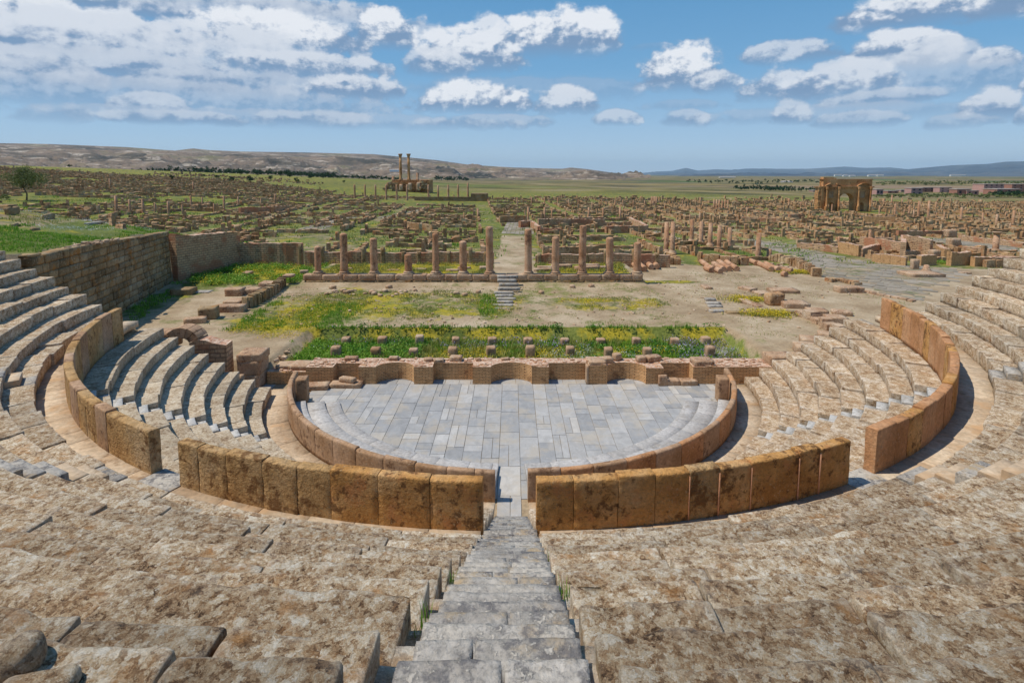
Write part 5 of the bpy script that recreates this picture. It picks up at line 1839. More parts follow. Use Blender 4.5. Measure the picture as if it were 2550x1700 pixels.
# scattered columns still standing
def town_column(fn, x, yb, yt, label, group, base=False, capital=False, rr=None, sink=0.3):
    u, vb = fn(x, yb)
    _, vt = fn(x, yt)
    X, Y, Z = G(u, vb)
    h = max(0.8, WY(u, vt, Y)[1] - Z)
    r = rr or min(0.36, max(0.16, h * 0.085))
    sd = int(x * 3 + yb)
    if base or capital:
        c = thing('column', label, 'column', (X, Y, Z), group)
        mb = MB()
        lathe(mb, (X, Y, Z - sink), [(r * 1.04, 0), (r, sink + 0.3), (r * 0.88, sink + h - 0.02), (r * 0.5, sink + h + 0.02)], 12, 0.03, 1.5, sd)
        mb.build('shaft', M['column'], c)
        if base:
            mb = MB()
            lathe(mb, (X, Y, Z - 0.2), [(r * 1.7, 0), (r * 1.7, 0.5), (r * 1.35, 0.52), (r * 1.4, 0.62), (r * 1.08, 0.7)], 12, 0.02, 2, sd)
            mb.build('base', M['block'], c)
        if capital:
            mb = MB()
            lathe(mb, (X, Y, Z + h), [(r * 0.9, -0.05), (r * 1.25, 0.2), (r * 1.4, 0.26), (r * 1.4, 0.36)], 12, 0.02, 2, sd)
            mb.build('capital', M['block'], c)
        return c
    mb = MB()
    lathe(mb, (X, Y, Z - sink), [(r * 1.25, 0), (r * 1.25, sink + 0.12), (r * 1.02, sink + 0.2), (r, sink + 0.4), (r * 0.88, sink + h), (r * 0.5, sink + h + 0.03)], 10, 0.03, 1.5, sd)
    return tag(mb.build('column', M['column']), label, 'column', group)

CG = 'columns along the street on the right'
for x, yb, yt, lab in ((620, 900, 738, 'single tall column standing by the end pillar on the right'), (692, 902, 838, 'short column stump right of the single tall column'),
                       (433, 840, 700, 'nearest column of the right street row'), (366, 830, 683, 'second nearest column of the right street row'), (308, 818, 668, 'third column of the right street row'),
                       (248, 806, 658, 'fourth column of the right street row'), (188, 792, 645, 'fifth column of the right street row'), (63, 868, 660, 'right one of two columns on square bases by the portico'), (22, 862, 662, 'left one of two columns on square bases by the portico')):
    town_column(m3, x, yb, yt, lab, CG, base=(x < 320), rr=0.32)
town_column(m3, 2165, 856, 740, 'thick column with flat cap above the rightmost seats', CG, True, True, 0.42)
town_column(m3, 1345, 822, 712, 'slender column in the ruined shops', CG)
town_column(m3, 1145, 816, 755, 'short column on the corner of the red brick wall', CG)
town_column(m3, 1715, 990, 940, 'small column stub on a platform by the square', CG, True, False, 0.3)
CF = ('distant standing column among the ruins', 'distant columns in the ruins')
for fn, lst, lab, grp in (
        (m1, ((760, 602, 490), (848, 608, 515), (933, 602, 510), (1098, 612, 527), (1188, 608, 550), (1245, 568, 490), (1460, 576, 490), (1552, 556, 495), (718, 446, 378), (1260, 462, 400), (2310, 500, 420), (1318, 560, 500), (1395, 600, 540), (1010, 596, 545), (1700, 560, 510), (1790, 540, 480)),
         'slim column standing in the ruins on the far left', 'columns in the left ruins'),
        (m2, ((1347, 652, 565), (1453, 648, 565), (1740, 643, 565), (1834, 642, 567), (1944, 648, 560), (1020, 642, 580), (930, 652, 600), (1275, 552, 500), (1368, 548, 500), (1453, 550, 500), (1540, 552, 500), (1610, 556, 515), (1672, 556, 515), (1762, 580, 530), (1823, 556, 515), (1912, 566, 520), (1960, 560, 517), (2030, 562, 520), (2103, 566, 520), (2148, 552, 495), (2160, 554, 495), (2170, 552, 495), (2180, 554, 495), (1500, 640, 580), (1590, 642, 590)),
         'slim column standing in the ruins right of the central street', 'columns in the middle ruins'),
        (m3, ((333, 572, 512), (350, 573, 514), (368, 574, 514), (387, 574, 514), (405, 575, 515), (423, 576, 517), (178, 652, 605), (240, 662, 598), (548, 622, 565), (820, 572, 512), (900, 572, 530), (928, 575, 535), (130, 560, 520), (680, 640, 590), (1100, 600, 545)),
         'thin column in the ruins left of the triumphal arch', 'columns left of the triumphal arch'),
        (m3, ((1410, 612, 555), (1437, 560, 508), (1490, 545, 485), (1510, 628, 545), (1557, 550, 505), (1603, 620, 550), (1663, 628, 525), (1728, 632, 522), (1777, 582, 530), (1815, 584, 530), (1940, 652, 565), (1830, 652, 600), (1632, 636, 580), (2080, 672, 600), (2170, 692, 610), (2280, 682, 585), (2260, 708, 668), (1570, 622, 580), (1690, 656, 625), (1780, 640, 600), (2010, 660, 640), (1895, 640, 610), (1360, 556, 505), (2230, 640, 600), (2320, 640, 600)),
         'column among the dense ruins right of the triumphal arch', 'columns right of the triumphal arch')):
    for x, yb, yt in lst:
        town_column(fn, x, yb, yt, lab, grp)
# square pedestals round the paved square
for x0, x1, yb, yf, yk, lab in ((1878, 1934, 834, 770, 764, 'tall square pedestal in front of the paved square'), (1858, 1912, 762, 712, 700, 'square pedestal with a wide cap behind the paved square'), (1758, 1806, 912, 845, 838, 'square pillar at the corner of the ruined shops'),
                                (1630, 1668, 970, 905, 900, 'dark broken pedestal on a platform by the square'), (2228, 2290, 945, 915, 908, 'square block at the end of the long brown wall on the right'), (1690, 1725, 905, 878, 872, 'low block beside the ruined shops')):
    sv(m3, 'pedestal', lab, 'pedestal', x0, x1, yb, yf, yk, group='pedestals by the square', dmax=1.2)
sv(m3, 'platform', 'low stone platform carrying a broken pedestal and a column stub', 'platform', 1620, 1830, 1022, 1000, 975, dmax=2.5)
sv(m3, 'moulded_stone', 'flat round column base lying by the topmost right seat row', 'carved stone', 1955, 2005, 998, 988, 980, amp=0.03, r=0.15)
# standing stones beside the hill
for x0, x1, yb, yf, lab in ((545, 600, 612, 570, 'squat rough boulder of masonry on the hill edge'), (640, 725, 650, 612, 'flat topped block at the right end of the hill'), (725, 780, 685, 605, 'large upright leaning slab beyond the tall wall'), (935, 968, 685, 628, 'narrow upright stone beyond the tall wall'), (985, 1040, 705, 660, 'broad rounded upright stone behind the tall wall top'), (800, 905, 706, 676, 'low block left of the upright stones'),
                            (1520, 1562, 728, 682, 'upright stone just behind the brick wall top'), (2178, 2205, 778, 725, 'upright stone in the sandy clearing on the left'), (2140, 2165, 782, 765, 'low stone in the sandy clearing on the left')):
    sv(m1, 'standing_stone', lab, 'stone', x0, x1, yb, yf, yf - 4, mat='ruin', dmax=0.8, amp=0.06, r=0.12, rz=0.2, sink=0.4)
sv(m1, 'stone_slab', 'pale flat slab lying on the slope of the grassy hill', 'slab', 545, 640, 675, 668, 640, mat='step', dmax=2.0, sink=0.1)
# ------------------------------------------------------------------ triumphal arch
def arch_outline(x0, x1, z0, zs, n=14):
    """inside line of an arched opening from right foot to left foot"""
    c, h = (x0 + x1) / 2, (x1 - x0) / 2
    return [(c + h * math.cos(t), zs + h * math.sin(t)) for t in np.linspace(0, PI, n)]

def triumphal_arch():
    X0 = (2044 - 1275) / F * 190
    Y0, Z0 = 190 - YC, tz(114, 159) - 0.1
    a = thing('triumphal_arch', 'tall golden brown roman triumphal arch with three openings, towering over the ruins on the right', 'arch', (X0 + 8.7, Y0, Z0))
    D = 2.7
    def P(pts):
        return [(X0 + x, Z0 + z) for x, z in pts]
    W_, H1 = 17.3, 11.0
    mb = MB()
    zs = {'c': 3.75, 's': 2.25}
    ops = [(2.6, 4.4, zs['s']), (6.15, 11.3, zs['c']), (13.0, 14.8, zs['s'])]
    # piers
    for p, q in ((0, 2.6), (4.4, 6.15), (11.3, 13.0), (14.8, W_)):
        prism(mb, P([(p, 0), (q, 0), (q, 2.25), (p, 2.25)]), Y0, Y0 + D)
    zt = 6.45
    for (p, q, z) in ops:
        o = arch_outline(p, q, 0, z)
        if z < 3:
            # haunches over a side opening up to the level of the great arch crown
            n = len(o)
            for i in range(n - 1):
                (xa, za), (xb, zb) = o[i], o[i + 1]
                prism(mb, P([(xb, zb), (xa, za), (xa, zt), (xb, zt)]), Y0 + 0.0, Y0 + D)
        else:
            for i in range(len(o) - 1):
                (xa, za), (xb, zb) = o[i], o[i + 1]
                prism(mb, P([(xb, zb), (xa, za), (xa, zt), (xb, zt)]), Y0, Y0 + D)
    for p, q in ((0, 2.6), (4.4, 6.15), (11.3, 13.0), (14.8, W_)):
        prism(mb, P([(p, 2.25), (q, 2.25), (q, zt), (p, zt)]), Y0 + 0.002, Y0 + D - 0.002)
    # wall above, with two framed niches cut in
    ni = [(2.5, 4.1, 4.75, 7.0), (13.2, 14.9, 4.75, 7.0)]
    prism(mb, P([(0, zt), (W_, zt), (W_, 8.25), (0, 8.25)]), Y0 + 0.004, Y0 + D - 0.004)
    mb.build('body', M['arch'], a)
    for p, q, z, z2 in ni:
        mb = MB()
        prism(mb, P([(p - 0.25, z - 0.25), (q + 0.25, z - 0.25), (q + 0.25, z), (p - 0.25, z)]), Y0 - 0.25, Y0 + 0.05)
        prism(mb, P([(p - 0.25, z), (p, z), (p, z2), (p - 0.25, z2)]), Y0 - 0.22, Y0 + 0.05)
        prism(mb, P([(q, z), (q + 0.25, z), (q + 0.25, z2), (q, z2)]), Y0 - 0.22, Y0 + 0.05)
        prism(mb, P([(p - 0.3, z2), (q + 0.3, z2), (q + 0.3, z2 + 0.25), (p - 0.3, z2 + 0.25)]), Y0 - 0.35, Y0 + 0.05)
        f = mb.build('niche_frame', M['arch'], a)
        mb = MB()
        box(mb, X0 + p, X0 + q, Y0 - 0.02, Y0 + 0.03, Z0 + z, Z0 + z2)
        mb.build('niche_back', M['window'], f) if False else mb.build('niche_back', M['balustrade'], f)
    # attic
    mb = MB()
    prism(mb, P([(0.5, 8.25), (W_ - 0.1, 8.25), (W_ - 0.1, 10.85), (0.5, 10.85)]), Y0 + 0.03, Y0 + D - 0.3)
    prism(mb, P([(0.55, 10.85), (5.2, 10.85), (5.0, 11.55), (4.2, 11.6), (4.1, 11.8), (0.7, 11.8)]), Y0 + 0.35, Y0 + D - 0.4)
    mb.build('attic', M['arch'], a)
    mb = MB()
    prism(mb, P([(0.3, 10.85), (W_ + 0.2, 10.85), (W_ + 0.35, 11.1), (0.1, 11.1)]), Y0 + 0.1, Y0 + D - 0.1)
    mb.build('top_cornice', M['arch'], a)
    mb = MB()
    prism(mb, P([(-0.3, 8.25), (W_ + 0.3, 8.25), (W_ + 0.45, 8.62), (-0.45, 8.62)]), Y0 - 0.5, Y0 + D + 0.4)
    prism(mb, P([(-1.4, 8.2), (-0.3, 8.2), (-0.3, 8.55), (-1.5, 8.55)]), Y0 + 0.6, Y0 + D - 0.2)
    mb.build('main_cornice', M['arch'], a)
    # rough left flank
    rs = np.random.RandomState(3)
    mb = MB()
    z = 0
    while z < 8:
        h = rs.uniform(0.5, 0.75)
        rblock(mb, (X0 - 0.4, Y0 + D / 2, Z0 + z), (rs.uniform(0.8, 1.4), D * rs.uniform(0.75, 0.95), h - 0.03), 0, 0.08, 0.06, 1.5, (3, 5, 3), rs.randint(999), False)
        z += h
    mb.build('broken_flank', M['arch'], a)
    for i, x in enumerate((1.6, 5.75, 12.5, 16.55)):
        mb = MB()
        cy = Y0 - 0.62
        lathe(mb, (X0 + x, cy, Z0), [(0.5, 1.7), (0.52, 1.78), (0.4, 1.86), (0.42, 1.94), (0.33, 2.0), (0.31, 4.5), (0.27, 7.2), (0.27, 7.25), (0.4, 7.5), (0.44, 7.85), (0.46, 7.9), (0.46, 8.05)], 14, 0.02, 1.5, i)
        c = mb.build('column', M['arch'], a)
        mb = MB()
        rblock(mb, (X0 + x, cy + 0.1, Z0), (0.95, 1.0, 1.7), 0, 0.06, 0.04, 1.5, (3, 3, 4), i + 3)
        mb.build('pedestal', M['arch'], a)
        mb = MB()
        rblock(mb, (X0 + x, cy + 0.3, Z0 + 8.02), (0.9, 1.0, 0.5), 0, 0.05, 0.03, 1.5, (3, 3, 3), i + 9)
        mb.build('entablature_block', M['arch'], a)
    # segmental pediments
    for x0, x1, parts in ((1.0, 6.4, ((0.0, 0.34), (0.72, 1.0))), (12.0, 17.2, ((0.0, 0.5), (0.5, 0.86)))):
        mb = MB()
        c, h = (x0 + x1) / 2, (x1 - x0) / 2
        for t0, t1 in parts:
            T = np.linspace(t0, t1, 8)
            lo = [(c - h + 2 * h * t, 8.62 + 1.25 * math.sin(PI * (0.1 + 0.8 * t)) - 0.38) for t in T]
            hi = [(c - h + 2 * h * t, 8.62 + 1.45 * math.sin(PI * (0.1 + 0.8 * t)) - 0.2) for t in T][::-1]
            for i in range(len(T) - 1):
                prism(mb, P([lo[i], lo[i + 1], hi[len(T) - 2 - i], hi[len(T) - 1 - i]]), Y0 - 0.6, Y0 + 0.35)
        mb.build('pediment', M['arch'], a)
triumphal_arch()

# ------------------------------------------------------------------ temple on its podium
def temple():
    D = 305.0
    k = D / F
    Yc = D - YC
    def X(zx):
        return (850 + zx / 5.88 - 1275) * k
    zb = tz(-58, Yc)
    zb = HC - (473 - 434) * k
    t = thing('ruined_temple', 'ruined temple podium with two tall corinthian columns on the plain left of centre', 'temple', (X(1000), Yc, zb))
    H = 5.5
    mb = MB()
    box(mb, X(745), X(1285), Yc, Yc + 16, zb - 2, zb + H)
    rs = np.random.RandomState(6)
    for i in range(60):
        x = rs.uniform(X(745), X(1285))
        rblock(mb, (x, Yc - 0.2, zb + rs.uniform(0, H - 1)), (rs.uniform(1, 2.4), rs.uniform(0.8, 1.6), rs.uniform(0.6, 1.2)), 0, 0.1, 0.1, 1, (2, 2, 2), i, False)
    mb.build('podium', M['arch'], t)
    for a, b, h, dy in ((862, 915, 3.1, 2.6), (988, 1045, 3.9, 2.6), (1118, 1175, 4.4, 3.0)):
        mb = MB()
        rblock(mb, ((X(a) + X(b)) / 2, Yc - dy / 2, zb - 0.3), (X(b) - X(a), dy, h + 0.3), 0, 0.7, 0.25, 0.8, (4, 4, 5), a, False)
        mb.build('stair_pier', M['rubble'], t)
    for a, b, h in ((640, 745, 4.3), (1170, 1255, 5.2)):
        mb = MB()
        for i in range(40):
            s = rs.uniform(0.8, 1.9)
            tt = rs.rand()
            rblock(mb, (X(a) + (X(b) - X(a)) * tt, Yc - rs.uniform(-1, 3), zb + rs.uniform(0, 1) * (h * (tt if a < 700 else 1 - tt * 0.6))), (s, s, s * 0.7), rs.rand(), 0.1, 0.1, 1, (2, 2, 2), i, False)
        mb.build('rubble', M['ruin'], t)
    for i, zx in enumerate((870, 990)):
        x = X(zx)
        mb = MB()
        lathe(mb, (x, Yc + 1.6, zb + H), [(1.05, 0), (1.1, 0.3), (0.9, 0.45), (0.98, 0.65), (0.8, 0.85), (0.78, 4), (0.72, 9), (0.64, 12.2)], 16, 0.05, 0.8, i)
        c = mb.build('column', M['arch'], t)
        mb = MB()
        lathe(mb, (x, Yc + 1.6, zb + H), [(0.66, 12.2), (0.72, 12.3), (0.78, 12.9), (1.0, 13.6), (1.2, 13.9), (1.2, 14.3), (0.9, 14.32)], 12, 0.08, 2, i)
        mb.build('capital', M['balustrade'], c)
    for zx, h in ((757, 1.9), (1115, 3.9)):
        mb = MB()
        lathe(mb, (X(zx), Yc + 1.6, zb + H), [(0.95, 0), (0.95, 0.4), (0.72, 0.6), (0.7, h), (0.4, h + 0.1)], 14, 0.08, 1, zx)
        mb.build('column_stump', M['column'], t)
    # colonnade of the precinct
    D2 = 205.0
    k2 = D2 / F
    y2 = D2 - YC
    g = 'colonnade before the ruined temple'
    for i, zx in enumerate((200, 352, 505, 660, 815, 965, 1278, 1420, 1568, 1712, 1855)):
        x = (850 + zx / 5.88 - 1275) * k2
        zt = HC + (434 - (360 + (585 if i not in (7, 10) else (595 if i == 7 else 560)) / 5.88)) * k2
        z0 = tz(x, y2) - 0.4
        mb = MB()
        lathe(mb, (x, y2, z0), [(0.5, 0), (0.36, zt - z0 - 4.2), (0.34, zt - z0 - 2), (0.3, zt - z0 - 0.1), (0.18, zt - z0)], 10, 0.04, 1, i)
        tag(mb.build('column', M['column']), 'slim column of the long colonnade before the ruined temple', 'column', g)
    x0, x1, xm = [(850 + q / 5.88 - 1275) * k2 for q in (1080, 2140, 1900)]
    zb2 = tz((x0 + x1) / 2, y2 - 1) - 0.5
    w = thing('precinct_wall', 'dark retaining wall below the right half of the temple colonnade', 'wall', ((x0 + x1) / 2, y2, zb2))
    mb = MB()
    box(mb, x0, x1, y2 - 1.2, y2 + 0.6, zb2, HC + (434 - 489.5) * k2)
    mb.build('wall', M['ashlar'], w)
    mb = MB()
    box(mb, xm, x1 - 0.02, y2 - 1.18, y2 + 6, zb2, HC + (434 - 481.5) * k2)
    mb.build('corner_block', M['ashlar'], w)
temple()

# ------------------------------------------------------------------ trees
def crown(mb, c, R, n, size, sd, lobes=14, squash=0.85, hollow=0.35):
    """foliage: many small leaf sprays gathered in uneven clumps"""
    rs = np.random.RandomState(sd)
    L = rs.normal(0, 1, (lobes, 3))
    L /= np.linalg.norm(L, axis=1)[:, None]
    L *= rs.uniform(0.35, 0.95, lobes)[:, None]
    L[:, 2] = L[:, 2] * 0.85
    lr = rs.uniform(0.25, 0.48, lobes)
    which = rs.randint(lobes, size=n)
    q = rs.normal(0, 1, (n, 3))
    q /= np.linalg.norm(q, axis=1)[:, None]
    p = L[which] + q * (lr[which] * rs.uniform(hollow, 1.0, n) ** 0.6)[:, None]
    p[:, 2] *= squash
    P = np.array(c) + p * np.array(R)
    a = rs.normal(0, 1, (n, 3))
    a /= np.linalg.norm(a, axis=1)[:, None]
    b = np.cross(a, rs.normal(0, 1, (n, 3)))
    b /= np.linalg.norm(b, axis=1)[:, None]
    s = size * rs.uniform(0.6, 1.4, n)[:, None]
    V = np.stack([P - a * s, P + b * s * 0.45, P + a * s, P - b * s * 0.45], 1).reshape(-1, 3)
    mb.add(V, np.arange(4 * n).reshape(-1, 4))

def tree(name, label, base, h, R, n, size, sd, trunk=0.16, mat='olive', group=None, squash=0.85, trunk_frac=0.45):
    t = thing(name, label, 'tree' if 'shrub' not in name else 'shrub', base, group)
    rs = np.random.RandomState(sd)
    x, y, z = base
    mb = MB()
    top = np.array([x + rs.uniform(-0.1, 0.1) * h, y, z + h * trunk_frac])
    tube(mb, [(x, y, z - 0.3), (x + 0.03 * h, y, z + h * trunk_frac * 0.5), top], [trunk, trunk * 0.75, trunk * 0.6], 7, 0.02, sd)
    for i in range(5):
        a = i * 1.3 + rs.rand()
        e = top + np.array([math.cos(a) * R * 0.55, math.sin(a) * R * 0.55, h * (0.9 - trunk_frac) * rs.uniform(0.4, 0.8)])
        tube(mb, [top - (0, 0, 0.1), (top + e) / 2 + (0, 0, 0.05 * h), e], [trunk * 0.5, trunk * 0.35, trunk * 0.15], 5)
    mb.build('trunk', M['bark'], t)
    mb = MB()
    cz = z + h * (0.52 + trunk_frac * 0.3)
    crown(mb, (x + rs.uniform(-0.05, 0.05) * h, y, cz), (R, R, (z + h - cz) * 1.05), n, size, sd, 22 if n > 2000 else 10, squash)
    mb.build('crown', M[mat], t)
    return t

bx, by, bz = G(66, 499, 75)
tree('olive_tree', 'round olive tree standing alone above the left hill', (bx, by, bz), 87 * (by + YC) / F, 40 * (by + YC) / F, 6200, 0.15, 5, 0.2, squash=1.0, trunk_frac=0.36)
SH = 'dark round shrubs on the left slope'
for i, (x, yb, yt, r) in enumerate(((396, 415, 403, 6.5), (500, 412, 401, 6), (532, 420, 406, 8), (577, 421, 405, 9.5), (622, 415, 402, 6), (682, 421, 408, 7), (665, 413, 393, 9), (646, 410, 393, 6), (467, 409, 400, 5), (552, 407, 392, 7), (590, 408, 394, 6), (715, 412, 400, 7), (742, 412, 400, 6), (790, 422, 414, 4), (160, 386, 377, 5), (262, 386, 376, 5), (200, 385, 378, 6), (220, 385, 379, 6))):
    u, vb = x * 1.0842, yb * 1.0842
    X, Y, Z = G(u, vb)
    if Y > 1400 or Y < 0:
        Y = 900.0
        X = (u - 1275) / F * (Y + YC)
        Z = tz(X, Y)
    k = (Y + YC) / F * 1.0842
    tree('shrub', 'dark round shrub on the green slope at the left', (X, Y, Z), (yb - yt) * k * 1.15, r * k, 420, 0.13 * r * k, 30 + i, 0.03 * r * k, 'pine', SH, 0.9, 0.2)
bx, by, bz = G(60, 500, 75)
tree('shrub', 'small grey green bush at the foot of the olive tree', (bx - 4, by, bz), 1.6, 1.3, 500, 0.12, 77, 0.05, 'olive', None, 0.9, 0.2)

def grove(name, pts, h, r, n, size, sd, mat='pine'):
    rs = np.random.RandomState(sd)
    mb = MB()
    for x, y in pts:
        z = tz(x, y)
        hh = h * rs.uniform(0.7, 1.25)
        crown(mb, (x, y, z + hh * 0.55), (r * rs.uniform(0.7, 1.2), r, hh * 0.5), n, size, rs.randint(9999), 6, 1.0)
    tag(mb.build(name, M[mat]), kind='stuff')

def screen_line(u0, v0, u1, v1, D, n, sd, dep=30):
    """plan points spread along a line of trees seen between two directions at distance D"""
    rs = np.random.RandomState(sd)
    out = []
    for t in np.linspace(0, 1, n):
        d = D + rs.uniform(-dep, dep)
        u = u0 + (u1 - u0) * t + rs.uniform(-4, 4)
        out.append(((u - 1275) / F * d, d - YC))
    return out
rs_ = np.random.RandomState(8)
pts = []
for i in range(240):
    t = rs_.rand()
    u = (308 + 465 * t) * 1.0842
    d = 640 + 260 * rs_.rand() - 120 * t
    pts.append(((u - 1275) / F * d, d - YC))
grove('pine_wood', pts, 6.0, 3.2, 70, 0.8, 9)
grove('tree_line', screen_line(770, 0, 1000, 0, 700, 60, 10, 50), 4.5, 3.2, 60, 0.8, 11)
grove('tree_line', screen_line(1085, 0, 1165, 0, 1100, 20, 12, 30), 9, 6, 80, 1.3, 13)
grove('tree_line', screen_line(1830, 0, 1960, 0, 620, 30, 14, 30), 5, 3, 70, 0.8, 15)
grove('tree_line', screen_line(1905, 0, 2035, 0, 560, 34, 16, 20), 4.5, 1.6, 60, 0.6, 17)
grove('tree_line', screen_line(1710, 0, 2040, 0, 1100, 40, 18, 160), 6, 4, 50, 1.1, 19)
grove('tree_line', screen_line(2180, 0, 2560, 0, 900, 60, 20, 90), 6, 4, 60, 1.0, 21, 'olive')
grove('tree_line', screen_line(2180, 0, 2560, 0, 385, 70, 22, 30), 2.2, 2.6, 60, 0.5, 23, 'olive')
grove('tree_line', screen_line(2470, 0, 2560, 0, 390, 14, 24, 20), 4, 3.5, 120, 0.7, 25, 'pine')
grove('tree_line', screen_line(0, 0, 330, 0, 800, 26, 26, 60), 4, 3.5, 50, 0.8, 27)

# ------------------------------------------------------------------ the modern village and far sheds
def house(label, u0, u1, v_top, D, mat, floors, sd, group='pink houses of the modern village'):
    k = D / F
    x0, x1 = (u0 - 1275) * k, (u1 - 1275) * k
    y = D - YC
    zt = HC + (434 - v_top) * k
    zb = tz((x0 + x1) / 2, y) - 0.3
    dp_ = max(8.0, (x1 - x0) * 0.7)
    h = thing('house', label, 'house', ((x0 + x1) / 2, y, zb), group)
    mb = MB()
    box(mb, x0, x1, y, y + dp_, zb, zt)
    w = mb.build('wall', M[mat], h)
    mb = MB()
    box(mb, x0 - 0.3, x1 + 0.3, y - 0.3, y + dp_ + 0.3, zt + 0.003, zt + 0.45)
    mb.build('roof', M['roofslab'], h)
    fh = (zt - zb) / floors
    n = max(2, int((x1 - x0) / 4.5))
    for f in range(floors):
        for i in range(n):
            xc = x0 + (x1 - x0) * (i + 0.5) / n
            mb = MB()
            box(mb, xc - 0.8, xc + 0.8, y - 0.12, y + 0.05, zb + f * fh + fh * 0.35, zb + f * fh + fh * 0.8)
            mb.build('window', M['window'], h)
HS = [(2178, 2200, 470, 620, 'pinkwall', 1, 'small pink house just right of the triumphal arch'), (2204, 2240, 472, 640, 'redwall', 1, 'low reddish house near the triumphal arch'), (2238, 2262, 468, 660, 'pinkwall', 2, 'pink house left of a darker red row'),
      (2262, 2300, 466, 640, 'pinkwall', 2, 'long pink house with two storeys in the village'), (2290, 2330, 463, 700, 'redwall', 2, 'reddish block behind the long pink house'), (2332, 2372, 465, 640, 'pinkwall', 2, 'pink house in the middle of the village'),
      (2375, 2420, 468, 600, 'redwall', 1, 'low red house left of the tallest block'), (2400, 2440, 470, 560, 'pinkwall', 1, 'low pink house before the tallest block'), (2438, 2505, 456, 640, 'pinkwall', 3, 'tallest pink block of the village'),
      (2470, 2550, 467, 570, 'redwall', 2, 'wide red house at the right edge'), (2508, 2570, 457, 700, 'redwall', 3, 'red block behind at the right edge'), (2020, 2046, 471, 640, 'pinkwall', 1, 'pink wall house just left of the triumphal arch')]
for i, (a, b, v, D, mt, fl, lab) in enumerate(HS):
    w_ = (b - a) * 0.13
    house(lab, a + w_, b - w_, v + 2 + (i * 7 % 5) * 0.8, D * (0.72 + 0.05 * (i % 3)), mt, fl, i)
for i, (a, b, v, D, lab) in enumerate(((2075, 2092, 434, 4200, 'white far building above the left of the arch'), (2096, 2108, 435, 4000, 'pale far building above the arch'), (2112, 2126, 436, 3600, 'white far shed right over the arch'), (2158, 2178, 434.5, 3800, 'white far building right of the arch top'), (2180, 2196, 434, 4100, 'farthest white building right of the arch top'),
                                       (2362, 2400, 434, 4200, 'long white far shed on the right plain'), (1948, 1972, 452.5, 1150, 'pale low greenhouse on the plain left of the arch'), (972, 1000, 423, 1900, 'white farm shed behind the two temple columns'), (1790, 1830, 440.5, 2600, 'white far sheds on the central plain'))):
    k = D / F
    x0, x1 = (a - 1275) * k, (b - 1275) * k
    y = D - YC
    zt = HC + (434 - v - (1.2 if D > 3000 else 0)) * k
    zb = min(tz((x0 + x1) / 2, y) - 1, zt - 3 * k) if a > 1000 else zt - 5 * k
    h = thing('shed', lab, 'shed', ((x0 + x1) / 2, y, zb), 'far white buildings')
    mb = MB()
    box(mb, x0, x1, y, y + 14, zb, zt)
    mb.build('wall', M['whitewall'], h)
    mb = MB()
    V = [(x0 - 0.5, y - 0.5, zt), (x1 + 0.5, y - 0.5, zt), (x1 + 0.5, y + 14.5, zt), (x0 - 0.5, y + 14.5, zt), (x0 - 0.5, y + 7, zt + 2.2), (x1 + 0.5, y + 7, zt + 2.2)]
    mb.add(V[:4], np.array([[0, 3, 2, 1]]))
    b0 = mb.n - 4
    mb.add(V[4:], np.zeros((0, 3), int).reshape(0, 3)) if False else None
    mb2 = MB()
    mb2.add(V, np.array([[0, 1, 5, 4], [2, 3, 4, 5]]))
    mb2.more(np.array([[0, 4, 3], [1, 2, 5]]), 0)
    mb2.build('roof', M['roofslab'], h)
# ------------------------------------------------------------------ grass, weeds and flowers
def tufts(name, P, h, spread_, nb, mat, sd, width=0.02, hv=0.5, lean=0.5):
    P = np.asarray(P, float)
    rs = np.random.RandomState(sd)
    n = len(P) * nb
    B = np.repeat(P, nb, 0) + np.stack([rs.normal(0, spread_, n), rs.normal(0, spread_, n), np.zeros(n)], 1)
    a = rs.uniform(0, 2 * PI, n)
    H = np.repeat(h * rs.uniform(1 - hv, 1 + hv, len(P)), nb) * rs.uniform(0.7, 1.15, n)
    d = np.stack([np.cos(a), np.sin(a), np.zeros(n)], 1)
    t = np.stack([-np.sin(a), np.cos(a), np.zeros(n)], 1) * (width * rs.uniform(0.7, 1.3, n))[:, None]
    ln = (lean * rs.uniform(0.2, 1, n) * H)[:, None]
    up = np.array([0, 0, 1.0])
    m = B + d * ln * 0.35 + up * (H * 0.6)[:, None]
    e = B + d * ln + up * H[:, None]
    V = np.stack([B - t, B + t, m + t * 0.8, m - t * 0.8, e], 1).reshape(-1, 3)
    k = np.arange(n)[:, None] * 5
    mb = MB()
    mb.add(V, np.concatenate([k, k + 1, k + 2, k + 3], 1))
    mb.more(np.concatenate([k + 3, k + 2, k + 4], 1), 0)
    o = mb.build(name, M[mat])
    return tag(o, kind='stuff')

def leaves(name, P, h, R, nb, size, mat, sd):
    P = np.asarray(P, float)
    rs = np.random.RandomState(sd)
    n = len(P) * nb
    C = np.repeat(P, nb, 0) + np.stack([rs.normal(0, R, n), rs.normal(0, R, n), rs.uniform(0.25, 1, n) * np.repeat(h * rs.uniform(0.6, 1.3, len(P)), nb)], 1)
    a = rs.normal(0, 1, (n, 3))
    a[:, 2] = np.abs(a[:, 2]) * 0.6
    a /= np.linalg.norm(a, axis=1)[:, None]
    b = np.cross(a, rs.normal(0, 1, (n, 3)))
    b /= np.linalg.norm(b, axis=1)[:, None]
    s = size * rs.uniform(0.6, 1.4, n)[:, None]
    V = np.stack([C - a * s, C + b * s * 0.5, C + a * s, C - b * s * 0.5], 1).reshape(-1, 3)
    mb = MB()
    mb.add(V, np.arange(4 * n).reshape(-1, 4))
    return tag(mb.build(name, M[mat]), kind='stuff')

